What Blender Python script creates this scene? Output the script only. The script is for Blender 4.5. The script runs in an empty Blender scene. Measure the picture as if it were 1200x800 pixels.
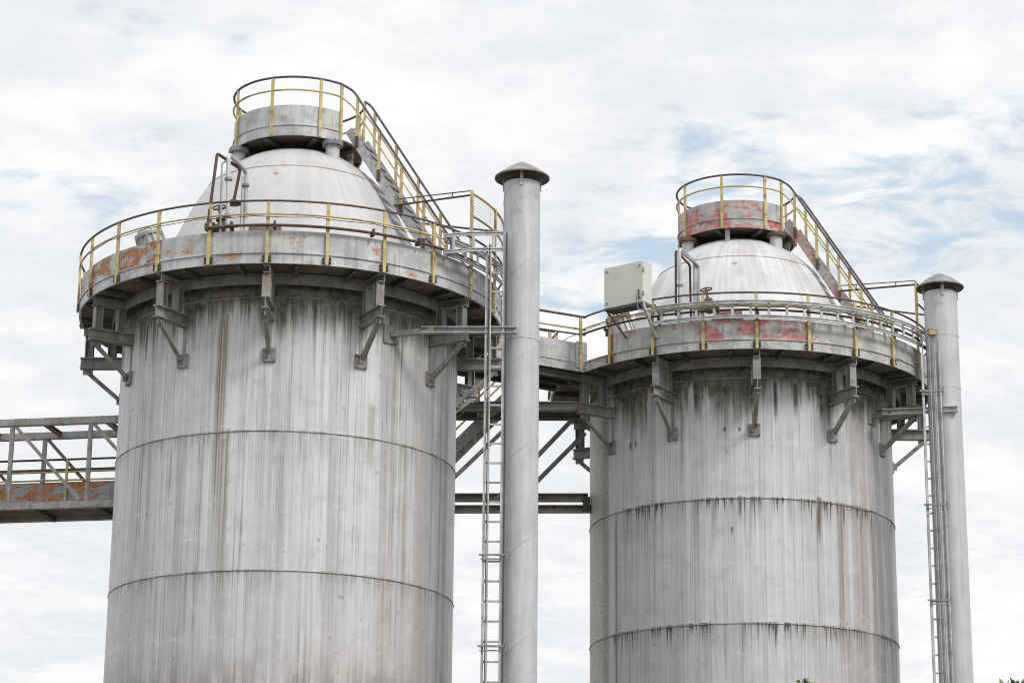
import bpy, bmesh, math, random
from math import sin, cos, pi, radians as R
from mathutils import Vector, Matrix
random.seed(7)
S = bpy.context.scene
COL = S.collection

# ------------------------------------------------------------------ camera
EYE = 1.6
PITCH, ROLL, FPX = 0.28647, -0.00991, 2867.3
cam_d = bpy.data.cameras.new("camera")
cam_d.sensor_width = 36.0
cam_d.lens = FPX / 1200 * 36.0
cam_d.clip_start = 0.1
cam_d.clip_end = 6000
cam = bpy.data.objects.new("camera", cam_d)
COL.objects.link(cam)
fwd = Vector((0, cos(PITCH), sin(PITCH)))
up0 = Vector((0, -sin(PITCH), cos(PITCH)))
rt0 = Vector((1, 0, 0))
rt = rt0 * cos(ROLL) - up0 * sin(ROLL)
up = rt0 * sin(ROLL) + up0 * cos(ROLL)
cam.matrix_world = Matrix(((rt.x, up.x, -fwd.x, 0), (rt.y, up.y, -fwd.y, 0),
                           (rt.z, up.z, -fwd.z, EYE), (0, 0, 0, 1)))
S.camera = cam

# ------------------------------------------------------------------ node helper
class NT:
    def __init__(s, tree):
        s.t = tree; s.N = tree.nodes; s.L = tree.links
    def node(s, typ, **kw):
        n = s.N.new(typ)
        for k, v in kw.items(): setattr(n, k, v)
        return n
    def put(s, sock, v):
        if hasattr(v, 'is_output'): s.L.new(v, sock)
        elif isinstance(v, (tuple, list)) and len(v) == 3 and sock.type == 'RGBA': sock.default_value = (*v, 1)
        else: sock.default_value = v
    def m(s, op, a, b=0.0, c=None, clamp=False):
        n = s.node('ShaderNodeMath', operation=op, use_clamp=clamp)
        s.put(n.inputs[0], a); s.put(n.inputs[1], b)
        if c is not None: s.put(n.inputs[2], c)
        return n.outputs[0]
    def mix(s, f, a, b, blend='MIX'):
        n = s.node('ShaderNodeMix', data_type='RGBA', blend_type=blend)
        s.put(n.inputs[0], f); s.put(n.inputs[6], a); s.put(n.inputs[7], b)
        return n.outputs[2]
    def noise(s, v, scale=1.0, detail=4.0, rough=0.55, dim='3D', dist=0.0):
        n = s.node('ShaderNodeTexNoise', noise_dimensions=dim)
        if dim == '1D': s.put(n.inputs['W'], v)
        else: s.put(n.inputs['Vector'], v)
        n.inputs['Scale'].default_value = scale; n.inputs['Detail'].default_value = detail
        n.inputs['Roughness'].default_value = rough; n.inputs['Distortion'].default_value = dist
        return n.outputs[0]
    def xyz(s, a, b, c):
        n = s.node('ShaderNodeCombineXYZ')
        for i, v in enumerate((a, b, c)): s.put(n.inputs[i], v)
        return n.outputs[0]
    def sep(s, v):
        n = s.node('ShaderNodeSeparateXYZ'); s.L.new(v, n.inputs[0]); return n.outputs
    def ss(s, v, lo, hi):                       # smooth step lo -> hi (either order)
        n = s.node('ShaderNodeMapRange', interpolation_type='SMOOTHSTEP')
        a, b = (0.0, 1.0) if not (isinstance(lo, (int, float)) and isinstance(hi, (int, float)) and lo > hi) else (1.0, 0.0)
        if a == 1.0: lo, hi = hi, lo
        s.put(n.inputs[0], v); s.put(n.inputs[1], lo); s.put(n.inputs[2], hi)
        n.inputs[3].default_value = a; n.inputs[4].default_value = b
        return n.outputs[0]

# ------------------------------------------------------------------ world, sun, exposure
SUN_EL, SUN_AZ = R(44), R(134)          # azimuth from +y, clockwise: behind and right of the camera
W = bpy.data.worlds.new("World"); S.world = W; W.use_nodes = True
g = NT(W.node_tree)
for n in list(g.N): g.N.remove(n)
sky = g.node('ShaderNodeTexSky', sky_type='NISHITA')
sky.sun_disc = False; sky.sun_elevation = SUN_EL; sky.sun_rotation = SUN_AZ
sky.air_density = 1.0; sky.dust_density = 1.5; sky.ozone_density = 1.0
dirv = g.node('ShaderNodeTexCoord').outputs['Generated']
dx, dy, dz_ = g.sep(dirv)
hz = g.m('ADD', g.m('MAXIMUM', dz_, 0.0), 0.22)
cx, cy = g.m('DIVIDE', dx, hz), g.m('DIVIDE', dy, hz)
cp = g.xyz(cx, cy, 0.0)
n1 = g.noise(g.xyz(g.m('MULTIPLY', cx, 1.0), g.m('MULTIPLY', cy, 1.1), 3.1), 3.0, 10, 0.60)
n2 = g.noise(g.xyz(cx, g.m('MULTIPLY', cy, 1.35), 9.4), 15.0, 10, 0.60, dist=.4)
n3 = g.noise(g.xyz(cx, g.m('MULTIPLY', cy, 1.2), 5.5), 4.5, 9, 0.62)
# thinner cloud on the right of the view, around 17-22 degrees up
open_r = g.m('MULTIPLY', g.ss(dx, -0.03, 0.07), g.m('MULTIPLY', g.ss(dz_, 0.275, 0.325), g.ss(dz_, 0.395, 0.35)))
dens = g.m('ADD', g.m('ADD', g.m('MULTIPLY', n1, 0.52), g.m('MULTIPLY', n2, 0.50)), g.m('ADD', g.m('MULTIPLY', g.ss(dz_, .31, .25), .10), g.m('SUBTRACT', .09, g.m('MULTIPLY', open_r, 0.165))))
cover = g.ss(dens, 0.395, 0.515)
tone = g.m('ADD', g.m('MULTIPLY', g.ss(n3, 0.40, 0.60), .75), g.m('MULTIPLY', g.ss(n2, .38, .62), .25))
cloud = g.mix(tone, (7.75, 8.0, 8.3), (9.4, 9.45, 9.55))
zen = g.m('ADD', 1.0, g.m('MULTIPLY', g.ss(dz_, 0.40, 0.95), 0.75))
cl = g.node('ShaderNodeVectorMath', operation='SCALE'); g.L.new(cloud, cl.inputs[0]); g.L.new(zen, cl.inputs['Scale'])
skb = g.node('ShaderNodeVectorMath', operation='SCALE'); g.L.new(sky.outputs[0], skb.inputs[0]); skb.inputs['Scale'].default_value = 1.0
veil = g.mix(0.85, skb.outputs[0], (5.7, 7.15, 8.35))
fin = g.mix(cover, veil, cl.outputs[0])
bg = g.node('ShaderNodeBackground'); g.L.new(fin, bg.inputs[0]); bg.inputs[1].default_value = 0.1
wo = g.node('ShaderNodeOutputWorld'); g.L.new(bg.outputs[0], wo.inputs[0])
sd = bpy.data.lights.new("sun", 'SUN'); sd.energy = 1.9; sd.angle = R(15); sd.color = (1.0, 0.965, 0.92)
sun = bpy.data.objects.new("sun", sd); COL.objects.link(sun)
sv = Vector((sin(SUN_AZ) * cos(SUN_EL), cos(SUN_AZ) * cos(SUN_EL), sin(SUN_EL)))
sun.rotation_euler = sv.to_track_quat('Z', 'Y').to_euler()
S.view_settings.view_transform = 'Standard'; S.view_settings.look = 'None'
S.view_settings.exposure = 0.08; S.view_settings.gamma = 1.0; S.view_settings.use_curve_mapping = False
try: S.cycles.filter_width = 1.05
except Exception: pass
S.render.resolution_x, S.render.resolution_y = 1024, 682

# ------------------------------------------------------------------ materials
def new_mat(name):
    m = bpy.data.materials.new(name); m.use_nodes = True
    t = NT(m.node_tree)
    for n in list(t.N): t.N.remove(n)
    b = t.node('ShaderNodeBsdfPrincipled'); o = t.node('ShaderNodeOutputMaterial')
    t.L.new(b.outputs[0], o.inputs[0])
    return m, t, b
def bump(t, b, h, strength=0.2, dist=0.02):
    n = t.node('ShaderNodeBump'); n.inputs['Strength'].default_value = strength; n.inputs['Distance'].default_value = dist
    t.put(n.inputs['Height'], h); t.L.new(n.outputs[0], b.inputs['Normal'])

def simple(name, base, dark, rust=0.0, rough=0.6, metal=0.0, scale=3.0, rustcol=(.17, .075, .04), streak=True, primer=0.0, thr=.56):
    """painted or galvanised metal: two tones of wear, vertical dirt runs, optional rust or red primer"""
    m, t, b = new_mat(name)
    pos = t.node('ShaderNodeNewGeometry').outputs['Position']
    x, y, z = t.sep(pos)
    a = t.noise(pos, scale, 7, .62)
    col = t.mix(t.ss(a, .40, .62), base, dark)
    if streak:
        st = t.noise(t.xyz(t.m('MULTIPLY', x, 14.), t.m('MULTIPLY', y, 14.), t.m('MULTIPLY', z, .9)), 1.0, 5, .6)
        col = t.mix(t.m('MULTIPLY', t.ss(st, .46, .74), .55), col, tuple(c * .55 for c in dark))
    if primer:
        pn = t.noise(t.xyz(x, y, t.m('MULTIPLY', z, 1.5)), 2.1, 7, .62, dist=.35)
        pm = t.ss(pn, thr - .02, thr + .06)
        pf = t.noise(t.xyz(t.m('MULTIPLY', x, 3.), t.m('MULTIPLY', y, 3.), t.m('MULTIPLY', z, 3.)), 2.2, 6, .65)
        col = t.mix(t.m('MULTIPLY', pm, primer), col, t.mix(t.ss(pf, .42, .62), (.46, .088, .078), (.52, .27, .25)))
    if rust:
        rn = t.noise(t.xyz(t.m('MULTIPLY', x, 1.0), y, t.m('MULTIPLY', z, 2.0)), 1.7 if not primer else 3.4, 8, .66, dist=.3)
        th = .70 - .13 * rust
        rm = t.ss(rn, th - .02, th + .07)
        r2 = t.noise(pos, 16., 5, .6)
        if rust > .65:
            rr = t.noise(t.xyz(t.m('MULTIPLY', x, 13.), t.m('MULTIPLY', y, 13.), t.m('MULTIPLY', z, .8)), 1.0, 5, .65)
            col = t.mix(t.m('MULTIPLY', t.m('MULTIPLY', t.ss(rr, .48, .64), t.ss(rn, th - .13, th)), .55), col, (.34, .23, .15))
        col = t.mix(t.m('MULTIPLY', rm, .93), col, t.mix(t.ss(r2, .38, .62), rustcol, tuple(min(1, c * 1.9) for c in rustcol)))
    f = t.noise(pos, 38., 3, .6)
    col = t.mix(t.m('MULTIPLY', t.ss(f, .5, .75), .22), col, (.08, .07, .06))
    t.L.new(col, b.inputs['Base Color'])
    b.inputs['Metallic'].default_value = metal
    t.put(b.inputs['Roughness'], t.m('ADD', rough - .1, t.m('MULTIPLY', a, .25)))
    bump(t, b, f, .12, .006)
    return m

M = {}
M['galv'] = simple('galvanised_steel', (.50, .50, .50), (.36, .365, .37), rust=.35, rough=.55, metal=.15)
M['galv_light'] = simple('bright_galvanised', (.55, .56, .56), (.38, .385, .385), rust=.2, rough=.5, metal=.2)
M['steel'] = simple('weathered_steel', (.315, .315, .31), (.215, .21, .205), rust=.75, rough=.65, rustcol=(.13, .07, .045))
M['steel_dark'] = simple('dark_steel', (.12, .115, .11), (.08, .075, .07), rust=.6, rough=.75, rustcol=(.10, .06, .04))
M['boards'] = simple('deck_underside', (.19, .165, .145), (.12, .105, .095), rust=.9, rough=.8, rustcol=(.14, .085, .06))
M['truss'] = simple('truss_steel', (.42, .41, .40), (.29, .28, .27), rust=.9, rough=.6, rustcol=(.19, .10, .06))
M['truss_red'] = simple('primer_truss', (.27, .16, .15), (.2, .12, .115), rust=.6, rough=.65)
M['brown'] = simple('rusty_pipe', (.105, .062, .050), (.075, .052, .046), rust=.6, rough=.7, scale=9., streak=False, rustcol=(.16, .07, .045))
M['rail'] = simple('worn_handrail', (.135, .105, .098), (.075, .062, .06), rust=.4, rough=.55, scale=9., streak=False)
M['yellow'] = simple('yellow_paint', (.62, .50, .22), (.47, .38, .19), rust=1.0, rough=.55, scale=6., streak=False, rustcol=(.22, .10, .04))
M['fascia'] = simple('fascia_galvanised', (.57, .575, .58), (.40, .415, .43), rust=.75, rough=.5, metal=.12, scale=2.4, rustcol=(.30, .15, .07))
M['fascia_rust'] = simple('fascia_orange_rust', (.55, .57, .585), (.40, .42, .44), rust=1.72, rough=.55, metal=.1, scale=2.4, rustcol=(.26, .095, .035))
M['fascia_primer'] = simple('fascia_red_primer', (.56, .55, .54), (.36, .375, .39), rust=.6, rough=.6, scale=2.8, primer=.85, thr=.49, rustcol=(.30, .14, .07))
M['crown_primer'] = simple('crown_faded_red', (.52, .47, .46), (.36, .36, .37), rust=.6, rough=.6, scale=2.8, primer=.88, thr=.485)
M['fascia_worn'] = simple('fascia_grey_worn', (.55, .55, .54), (.37, .385, .395), rust=.7, rough=.6, scale=2.8, primer=.7, thr=.62, rustcol=(.32, .18, .09))
M['stair_primer'] = simple('stair_red_worn', (.42, .38, .36), (.32, .29, .28), rust=.5, rough=.6, primer=.65, thr=.52, scale=7.)
M['cabinet'] = simple('cabinet_enamel', (.66, .66, .585), (.62, .62, .55), rough=.42, scale=2.0, streak=False)
M['bolt'] = simple('rusty_bolts', (.09, .065, .055), (.06, .05, .045), rust=.4, rough=.7, streak=False)
M['seam'] = simple('weld_seam', (.36, .345, .33), (.17, .16, .15), rough=.7, streak=False)
M['cable'] = simple('cable_sheath', (.24, .24, .24), (.17, .165, .16), rough=.6, streak=False)
M['rust_plate'] = simple('rusted_plate', (.20, .105, .08), (.15, .08, .065), rust=.6, rough=.75)
M['joint_red'] = simple('joint_primer', (.34, .27, .25), (.23, .13, .11), rust=1.0, rough=.6, primer=.8, thr=.48)
M['joint_grey'] = simple('joint_stain', (.46, .455, .45), (.30, .27, .25), rust=1.35, rough=.6, rustcol=(.22, .11, .06))
M['wire'] = simple('fence_wire', (.55, .58, .63), (.48, .50, .54), rough=.5, metal=.2, streak=False)

def polar(t):
    o = t.node('ShaderNodeTexCoord').outputs['Object']
    x, y, z = t.sep(o)
    psi = t.m('ARCTAN2', x, t.m('MULTIPLY', y, -1.0))
    return o, psi, z

RS = 3.4                                  # silo radius
RING1, RING2, TOPSEAM = 12.95, 10.29, 15.58
def shell_mat(name, seed, strokes, drip, moss_shade, light, dark, left_strip=False, brown_right=0.35):
    m, t, b = new_mat(name)
    o, psi, z = polar(t)
    u = t.m('MULTIPLY', psi, RS)
    def sn(fu, fz, d=5, r=.6, k=0): return t.noise(t.xyz(t.m('MULTIPLY', u, fu), t.m('MULTIPLY', z, fz), seed + k), 1.0, d, r)
    broad, mid, fine = sn(.9, .03, 3, .5, 1), sn(4.2, .09, 6, .66, 2), sn(15., .10, 7, .70, 3)
    g1, g2 = sn(1.7, .22, 5, .62, 31), sn(2.6, .35, 5, .62, 32)
    def over(col, m_, k, c): return t.mix(t.m('MULTIPLY', m_, k), col, c)
    col = t.mix(t.ss(broad, .36, .64), light, tuple(c * .87 for c in light))
    col = over(col, t.ss(mid, .49, .60), .27, dark)
    col = over(col, t.m('MULTIPLY', t.ss(fine, .53, .57), t.ss(g1, .40, .58)), .42, tuple(c * .92 for c in dark))
    hair = sn(44., .15, 5, .72, 6)
    col = over(col, t.m('MULTIPLY', t.ss(hair, .53, .58), t.ss(g2, .34, .60)), .45, tuple(c * .72 for c in dark))
    hair2 = sn(27., .10, 5, .72, 8)
    col = over(col, t.m('MULTIPLY', t.ss(hair2, .575, .605), t.ss(g1, .58, .42)), .62, tuple(c * .60 for c in dark))
    # white chalk runs
    chalk = sn(14., .14, 6, .75, 7)
    col = over(col, t.ss(chalk, .535, .575), .36, tuple(min(.86, c * 1.16) for c in light))
    # vertical plate joints, a few to each strake
    fu = t.m('ABSOLUTE', t.m('SUBTRACT', t.m('FRACT', t.m('ADD', t.m('DIVIDE', u, 2.67), t.m('MULTIPLY', t.m('FLOOR', t.m('DIVIDE', t.m('SUBTRACT', z, RING2), 2.66)), .37))), .5))
    vj = t.ss(fu, .0055, .0020)
    col = over(col, t.m('MULTIPLY', vj, t.ss(g2, .28, .5)), .60, tuple(c * .6 for c in dark))
    # thin brown runs
    thin = sn(7.5, .045, 4, .7, 4)
    cut = t.noise(t.xyz(t.m('MULTIPLY', u, .8), t.m('MULTIPLY', z, .45), seed + 30), 1., 3, .5)
    runs = t.m('MULTIPLY', t.ss(thin, .57, .67), t.ss(cut, .42, .60))
    col = t.mix(t.m('MULTIPLY', runs, .72), col, (.165, .145, .125))
    # short irregular smears that start and stop
    sm = sn(15., .35, 6, .68, 15); smg = sn(1.3, .25, 4, .6, 16)
    col = t.mix(t.m('MULTIPLY', t.m('MULTIPLY', t.ss(sm, .53, .66), t.ss(smg, .44, .60)), .45), col, (.22, .205, .20))
    # wide tonal columns
    wc = sn(2.0, .02, 3, .7, 18)
    col = t.mix(t.m('MULTIPLY', t.ss(wc, .50, .60), .22), col, (.25, .24, .245))
    # brownish dirt low down, then an overall brownish darkening towards the bottom
    lowd = t.noise(t.xyz(t.m('MULTIPLY', u, 3.5), t.m('MULTIPLY', z, .30), seed + 60), 1., 6, .68)
    lowm = t.m('MULTIPLY', t.ss(t.m('ADD', z, t.m('MULTIPLY', t.m('SUBTRACT', lowd, .5), 3.0)), 9.1, 8.2), t.ss(lowd, .40, .60))
    col = t.mix(t.m('MULTIPLY', lowm, .75), col, (.15, .12, .11))
    fade = t.ss(t.m('ADD', z, t.m('MULTIPLY', t.m('SUBTRACT', mid, .5), 5.0)), 12.5, 7.5)
    col = t.mix(t.m('MULTIPLY', fade, .30), col, (.34, .305, .295))
    # soft patches
    pat = t.noise(t.xyz(u, t.m('MULTIPLY', z, .6), seed + 9), .8, 6, .6)
    col = t.mix(t.m('MULTIPLY', t.ss(pat, .48, .70), .35), col, tuple(c * .72 for c in light))
    # plates: each strake a slightly different tone, faint edge between
    for zz in (11.6, 14.2, 9.1):
        e = t.m('ABSOLUTE', t.m('SUBTRACT', t.m('ADD', z, t.m('MULTIPLY', sn(.5, 0., 2, .5, 12), .06)), zz))
        gate = t.m('MULTIPLY', t.ss(sn(2.1, .4, 5, .7, 13), .48, .62), t.ss(hair, .40, .58))
        col = t.mix(t.m('MULTIPLY', t.m('MULTIPLY', t.ss(e, .05, .012), gate), .38), col, tuple(min(.85, c * 1.2) for c in light))
    if brown_right:
        br = t.m('MULTIPLY', t.m('MULTIPLY', t.ss(psi, .25, 1.0), t.ss(sn(3.1, .05, 5, .6, 17), .36, .60)), brown_right)
        col = t.mix(br, col, (.26, .225, .205))
    # mossy growth, with the platform's dark shade painted into the wall top
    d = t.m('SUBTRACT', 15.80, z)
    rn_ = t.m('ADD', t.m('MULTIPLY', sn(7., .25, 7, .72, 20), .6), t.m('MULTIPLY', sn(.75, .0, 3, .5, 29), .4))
    reach = t.m('ADD', .42, t.m('MULTIPLY', t.ss(rn_, .40, .64), moss_shade))
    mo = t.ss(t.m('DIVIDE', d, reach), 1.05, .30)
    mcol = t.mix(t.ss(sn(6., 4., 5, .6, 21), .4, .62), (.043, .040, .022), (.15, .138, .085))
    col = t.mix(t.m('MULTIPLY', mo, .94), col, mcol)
    for zs, k in ((RING1, 0), (RING2, 5)):
        dd = t.m('SUBTRACT', zs, z)
        gate = t.m('MULTIPLY', t.ss(sn(7.5, 0., 6, .8, 22 + k), .475, .51), t.ss(sn(1.0, 0., 3, .6, 27 + k), .44, .54))
        ln = t.m('ADD', .07, t.m('MULTIPLY', t.ss(sn(13., 0., 5, .8, 24 + k), .44, .68), 1.15))
        edge = t.m('ADD', -.11, t.m('MULTIPLY', sn(23., 0., 4, .8, 34 + k), .16))
        run = t.m('MULTIPLY', t.m('MULTIPLY', gate, t.ss(t.m('DIVIDE', dd, ln), 1.0, .05)), t.m('MULTIPLY', t.m('GREATER_THAN', dd, edge), 1.0))
        run = t.m('MULTIPLY', run, 1.9, clamp=True)
        col = t.mix(t.m('MULTIPLY', run, drip), col, (.040, .031, .025))
        wide = t.m('MULTIPLY', t.m('MULTIPLY', t.ss(sn(5., 0., 4, .7, 36 + k), .52, .60), t.ss(dd, 1.5, .0)), t.ss(dd, -.02, .0))
        col = t.mix(t.m('MULTIPLY', wide, .42 * drip), col, (.17, .145, .13))
        halo = t.m('MULTIPLY', t.ss(t.m('ADD', dd, t.m('MULTIPLY', fine, .5)), 1.1, .1), t.ss(dd, -.02, .0))
        col = t.mix(t.m('MULTIPLY', halo, .22 * drip), col, (.20, .185, .17))
    wob = t.m('MULTIPLY', t.m('SUBTRACT', t.noise(t.xyz(t.m('MULTIPLY', u, .4), t.m('MULTIPLY', z, 1.1), seed + 40), 1., 4, .6), .5), .10)
    for (ph, zt, zb, w, st, c) in strokes:
        du = t.m('MULTIPLY', t.m('ABSOLUTE', t.m('ADD', t.m('SUBTRACT', u, R(ph + 90) * RS), wob)), t.m('ADD', .55, t.m('MULTIPLY', fine, .95)))
        k = t.m('MULTIPLY', t.ss(du, w, w * .25), t.m('MULTIPLY', t.ss(z, zb, zb + .6 * (zt - zb)), t.ss(z, zt + .04, zt - .04)))
        if zt - zb > 1.7:          # long runs break up into threads of different darkness
            k = t.m('MULTIPLY', k, t.m('ADD', .45, t.m('MULTIPLY', t.ss(hair2, .42, .60), .55)))
            k = t.m('MULTIPLY', k, t.ss(g2, .18, .46))
        k = t.m('MULTIPLY', k, t.ss(fine, .22, .50))
        col = t.mix(t.m('MULTIPLY', k, st), col, c)
    if left_strip:
        q = t.ss(psi, R(-62.6), R(-63.4))
        ms = t.noise(t.xyz(t.m('MULTIPLY', u, 1.), t.m('MULTIPLY', z, .75), seed + 50), 21., 5, .75)
        mc = t.mix(t.ss(ms, .44, .58), (.34, .32, .28), (.54, .52, .48))
        mc = t.mix(t.m('MULTIPLY', t.ss(t.m('ABSOLUTE', t.m('SUBTRACT', psi, R(-66))), .06, .02), .6), mc, (.17, .155, .125))
        col = t.mix(t.m('MULTIPLY', q, .8), col, mc)
        pale = t.m('MULTIPLY', t.ss(psi, R(-63.2), R(-62.8)), t.ss(psi, R(-59.6), R(-60.4)))
        col = t.mix(t.m('MULTIPLY', pale, .5), col, (.60, .59, .57))
        ln = t.ss(t.m('ABSOLUTE', t.m('SUBTRACT', psi, R(-58.3))), .016, .004)
        col = t.mix(t.m('MULTIPLY', t.m('MULTIPLY', ln, t.ss(z, RING1 + .1, RING1 - .3)), .75), col, (.15, .115, .08))
    # dents, chips and dark specks
    sp = t.noise(t.xyz(t.m('MULTIPLY', u, 1.), t.m('MULTIPLY', z, .7), seed + 80), 7.5, 3, .55)
    col = t.mix(t.m('MULTIPLY', t.ss(sp, .71, .735), .5), col, (.12, .11, .105))
    bl = t.noise(t.xyz(u, z, seed + 90), 2.6, 8, .68)
    col = t.mix(t.m('MULTIPLY', t.ss(bl, .50, .66), .24), col, (.30, .29, .295))
    col = t.mix(t.m('MULTIPLY', t.ss(bl, .46, .34), .18), col, tuple(min(.8, c * 1.12) for c in light))
    # grit
    gr = t.noise(o, 30., 4, .7)
    col = t.mix(t.m('MULTIPLY', t.ss(gr, .58, .75), .30), col, (.16, .15, .14))
    t.L.new(col, b.inputs['Base Color'])
    t.put(b.inputs['Roughness'], t.m('ADD', .42, t.m('MULTIPLY', mid, .3)))
    b.inputs['Metallic'].default_value = .12
    h = t.m('ADD', t.m('MULTIPLY', fine, .5), t.m('ADD', t.m('MULTIPLY', pat, 1.5), t.m('MULTIPLY', gr, .25)))
    h = t.m('ADD', h, t.m('MULTIPLY', t.noise(t.xyz(t.m('MULTIPLY', u, .55), t.m('MULTIPLY', z, .55), seed + 70), 1., 2, .5), 5.0))
    bump(t, b, h, .22, .02)
    return m
BR = (.20, .165, .12); DK = (.055, .045, .035)
M['shell_a'] = shell_mat('shell_long_streaks', 3.0, [
    (-107.3, 15.9, 9.4, .15, 1.0, (.155, .125, .08)), (-106.2, 15.7, 12.6, .07, .8, (.21, .165, .105)), (-104.6, 13.0, 7.5, .13, .85, (.19, .165, .14)), (-121., 13., 8., .10, .5, (.24, .22, .21)), (-70., 12.9, 8., .12, .45, (.24, .225, .22)), (-86., 12.9, 9.5, .09, .5, (.25, .23, .215)), (-48., 15.6, 8., .10, .6, (.21, .19, .175)), (-29., 15., 8., .12, .6, (.20, .185, .175)), (-110.5, 15.6, 12.0, .07, .55, (.24, .22, .19)),
    (-140.3, 15.35, 14.4, .06, .9, DK), (-160.2, 13.2, 9.0, .05, .6, BR), (-62.0, 16.0, 14.6, .30, .75, (.16, .15, .11)), (-55.5, 16.0, 14.9, .22, .7, (.15, .145, .11)),
    (-43.0, 13.0, 8.5, .08, .6, (.25, .225, .20)), (-22.8, 14.5, 7.0, .06, .6, (.24, .22, .20)), (-57.0, 13.6, 12.0, .10, .6, (.24, .22, .19)), (-36., 15.9, 14.2, .25, .7, (.17, .165, .13))],
    .38, 1.35, (.675, .67, .68), (.37, .355, .36))
M['shell_b'] = shell_mat('shell_ring_drips', 14.0, [
    (-111.4, 15.5, 14.75, .07, .95, DK), (-100.5, 15.5, 15.05, .06, .95, DK), (-82.3, 15.5, 14.45, .07, .95, DK), (-74.7, 15.5, 14.6, .09, .95, DK), (-139.1, 15.6, 14.0, .06, .85, (.15, .12, .08)),
    (-132.0, 15.6, 14.1, .05, .85, (.15, .12, .08)), (-117.0, 15.9, 12.9, .05, .8, (.18, .13, .085)), (-61.0, 15.4, 13.0, .05, .9, DK), (-57.4, 13.0, 8.5, .12, .75, (.17, .145, .12)), (-66.5, 13.05, 11.8, .09, .85, DK),
    (-64.3, 15.3, 14.7, .05, .9, DK), (-49.5, 15.4, 14.9, .04, .85, DK), (-95.9, 13.0, 12.4, .05, .85, DK), (-139.5, 14.42, 14.2, .05, .9, DK), (-136.8, 14.44, 14.25, .035, .9, DK), (-101., 14.5, 14.38, .05, .9, DK), (-95.6, 14.5, 14.36, .04, .9, DK), (-98.6, 12.35, 12.12, .05, .95, DK), (-40, 13., 8.5, .12, .6, (.20, .17, .15)), (-47, 13., 8.5, .08, .6, (.20, .17, .15))],
    1.0, 1.45, (.665, .66, .675), (.36, .345, .35), left_strip=True, brown_right=.55)

def dome_mat(name, seed, primer):
    m, t, b = new_mat(name)
    o, psi, z = polar(t)
    s1 = t.noise(t.xyz(t.m('MULTIPLY', psi, 6.), t.m('MULTIPLY', z, .35), seed), 1., 6, .62)
    s2 = t.noise(t.xyz(t.m('MULTIPLY', psi, 26.), t.m('MULTIPLY', z, .6), seed + 2), 1., 5, .6)
    s3 = t.noise(o, 1.6, 6, .6)
    s = t.m('ADD', t.m('MULTIPLY', s1, .4), t.m('ADD', t.m('MULTIPLY', s2, .25), t.m('MULTIPLY', s3, .35)))
    col = t.mix(t.ss(s, .40, .62), (.52, .515, .515) if primer > .28 else (.63, .63, .635), (.43, .425, .42))
    dk = t.noise(t.xyz(t.m('MULTIPLY', psi, 11.), t.m('MULTIPLY', z, .25), seed + 5), 1., 5, .7)
    col = t.mix(t.m('MULTIPLY', t.ss(dk, .60, .72), .5), col, (.27, .25, .23))
    pn = t.noise(t.xyz(t.m('MULTIPLY', psi, 4.), t.m('MULTIPLY', z, 3.2), seed + 8), 1., 7, .66)
    near = t.ss(t.m('ABSOLUTE', t.m('SUBTRACT', z, 18.86)), .5, .0)
    col = t.mix(t.m('MULTIPLY', t.m('MULTIPLY', t.ss(pn, .55, .62), near), primer), col, (.42, .20, .18))
    rn = t.noise(o, 2.6, 7, .62)
    col = t.mix(t.m('MULTIPLY', t.ss(rn, .655, .70), .8), col, (.30, .17, .11))
    t.L.new(col, b.inputs['Base Color']); b.inputs['Roughness'].default_value = .55
    bump(t, b, t.m('ADD', s3, t.m('MULTIPLY', s2, .3)), .25, .03)
    return m
M['dome_a'] = dome_mat('dome_grey_paint', 2., .30)
M['dome_b'] = dome_mat('dome_white_paint', 6., .26)

def stack_mat(name, seed, bluish):
    m, t, b = new_mat(name)
    o, psi, z = polar(t)
    u = t.m('MULTIPLY', psi, .36)
    a = t.noise(t.xyz(t.m('MULTIPLY', u, 7.), t.m('MULTIPLY', z, .55), seed), 1., 6, .62)
    f = t.noise(t.xyz(t.m('MULTIPLY', u, 28.), t.m('MULTIPLY', z, .8), seed + 3), 1., 5, .65)
    p = t.noise(o, 2.2, 6, .6)
    s = t.m('ADD', t.m('MULTIPLY', a, .4), t.m('ADD', t.m('MULTIPLY', f, .25), t.m('MULTIPLY', p, .35)))
    col = t.mix(t.ss(s, .40, .64), (.545, .555, .565 + bluish), (.42, .425, .435))
    col = t.mix(t.m('MULTIPLY', t.ss(f, .63, .75), .4), col, (.25, .24, .23))
    rn = t.noise(o, 3.0, 7, .65)
    top = t.ss(z, 16.6, 18.3)
    col = t.mix(t.m('MULTIPLY', t.m('MULTIPLY', t.ss(rn, .54, .62), top), .6), col, (.36, .22, .17))
    col = t.mix(t.m('MULTIPLY', t.ss(rn, .67, .72), .6), col, (.30, .22, .17))
    t.L.new(col, b.inputs['Base Color']); b.inputs['Roughness'].default_value = .5; b.inputs['Metallic'].default_value = .12
    bump(t, b, p, .15, .015)
    return m
M['stack_a'] = stack_mat('stack_spiral_pipe', 1., .005)
M['stack_b'] = stack_mat('stack_streaked_pipe', 5., .0)
M['cap'] = simple('cap_sheet', (.19, .165, .155), (.14, .12, .115), rust=.8, rough=.6, rustcol=(.24, .13, .10))
M['cap_top'] = simple('cap_top_sheet', (.26, .25, .245), (.18, .17, .165), rust=1.1, rough=.6, primer=.25, thr=.58)

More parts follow.
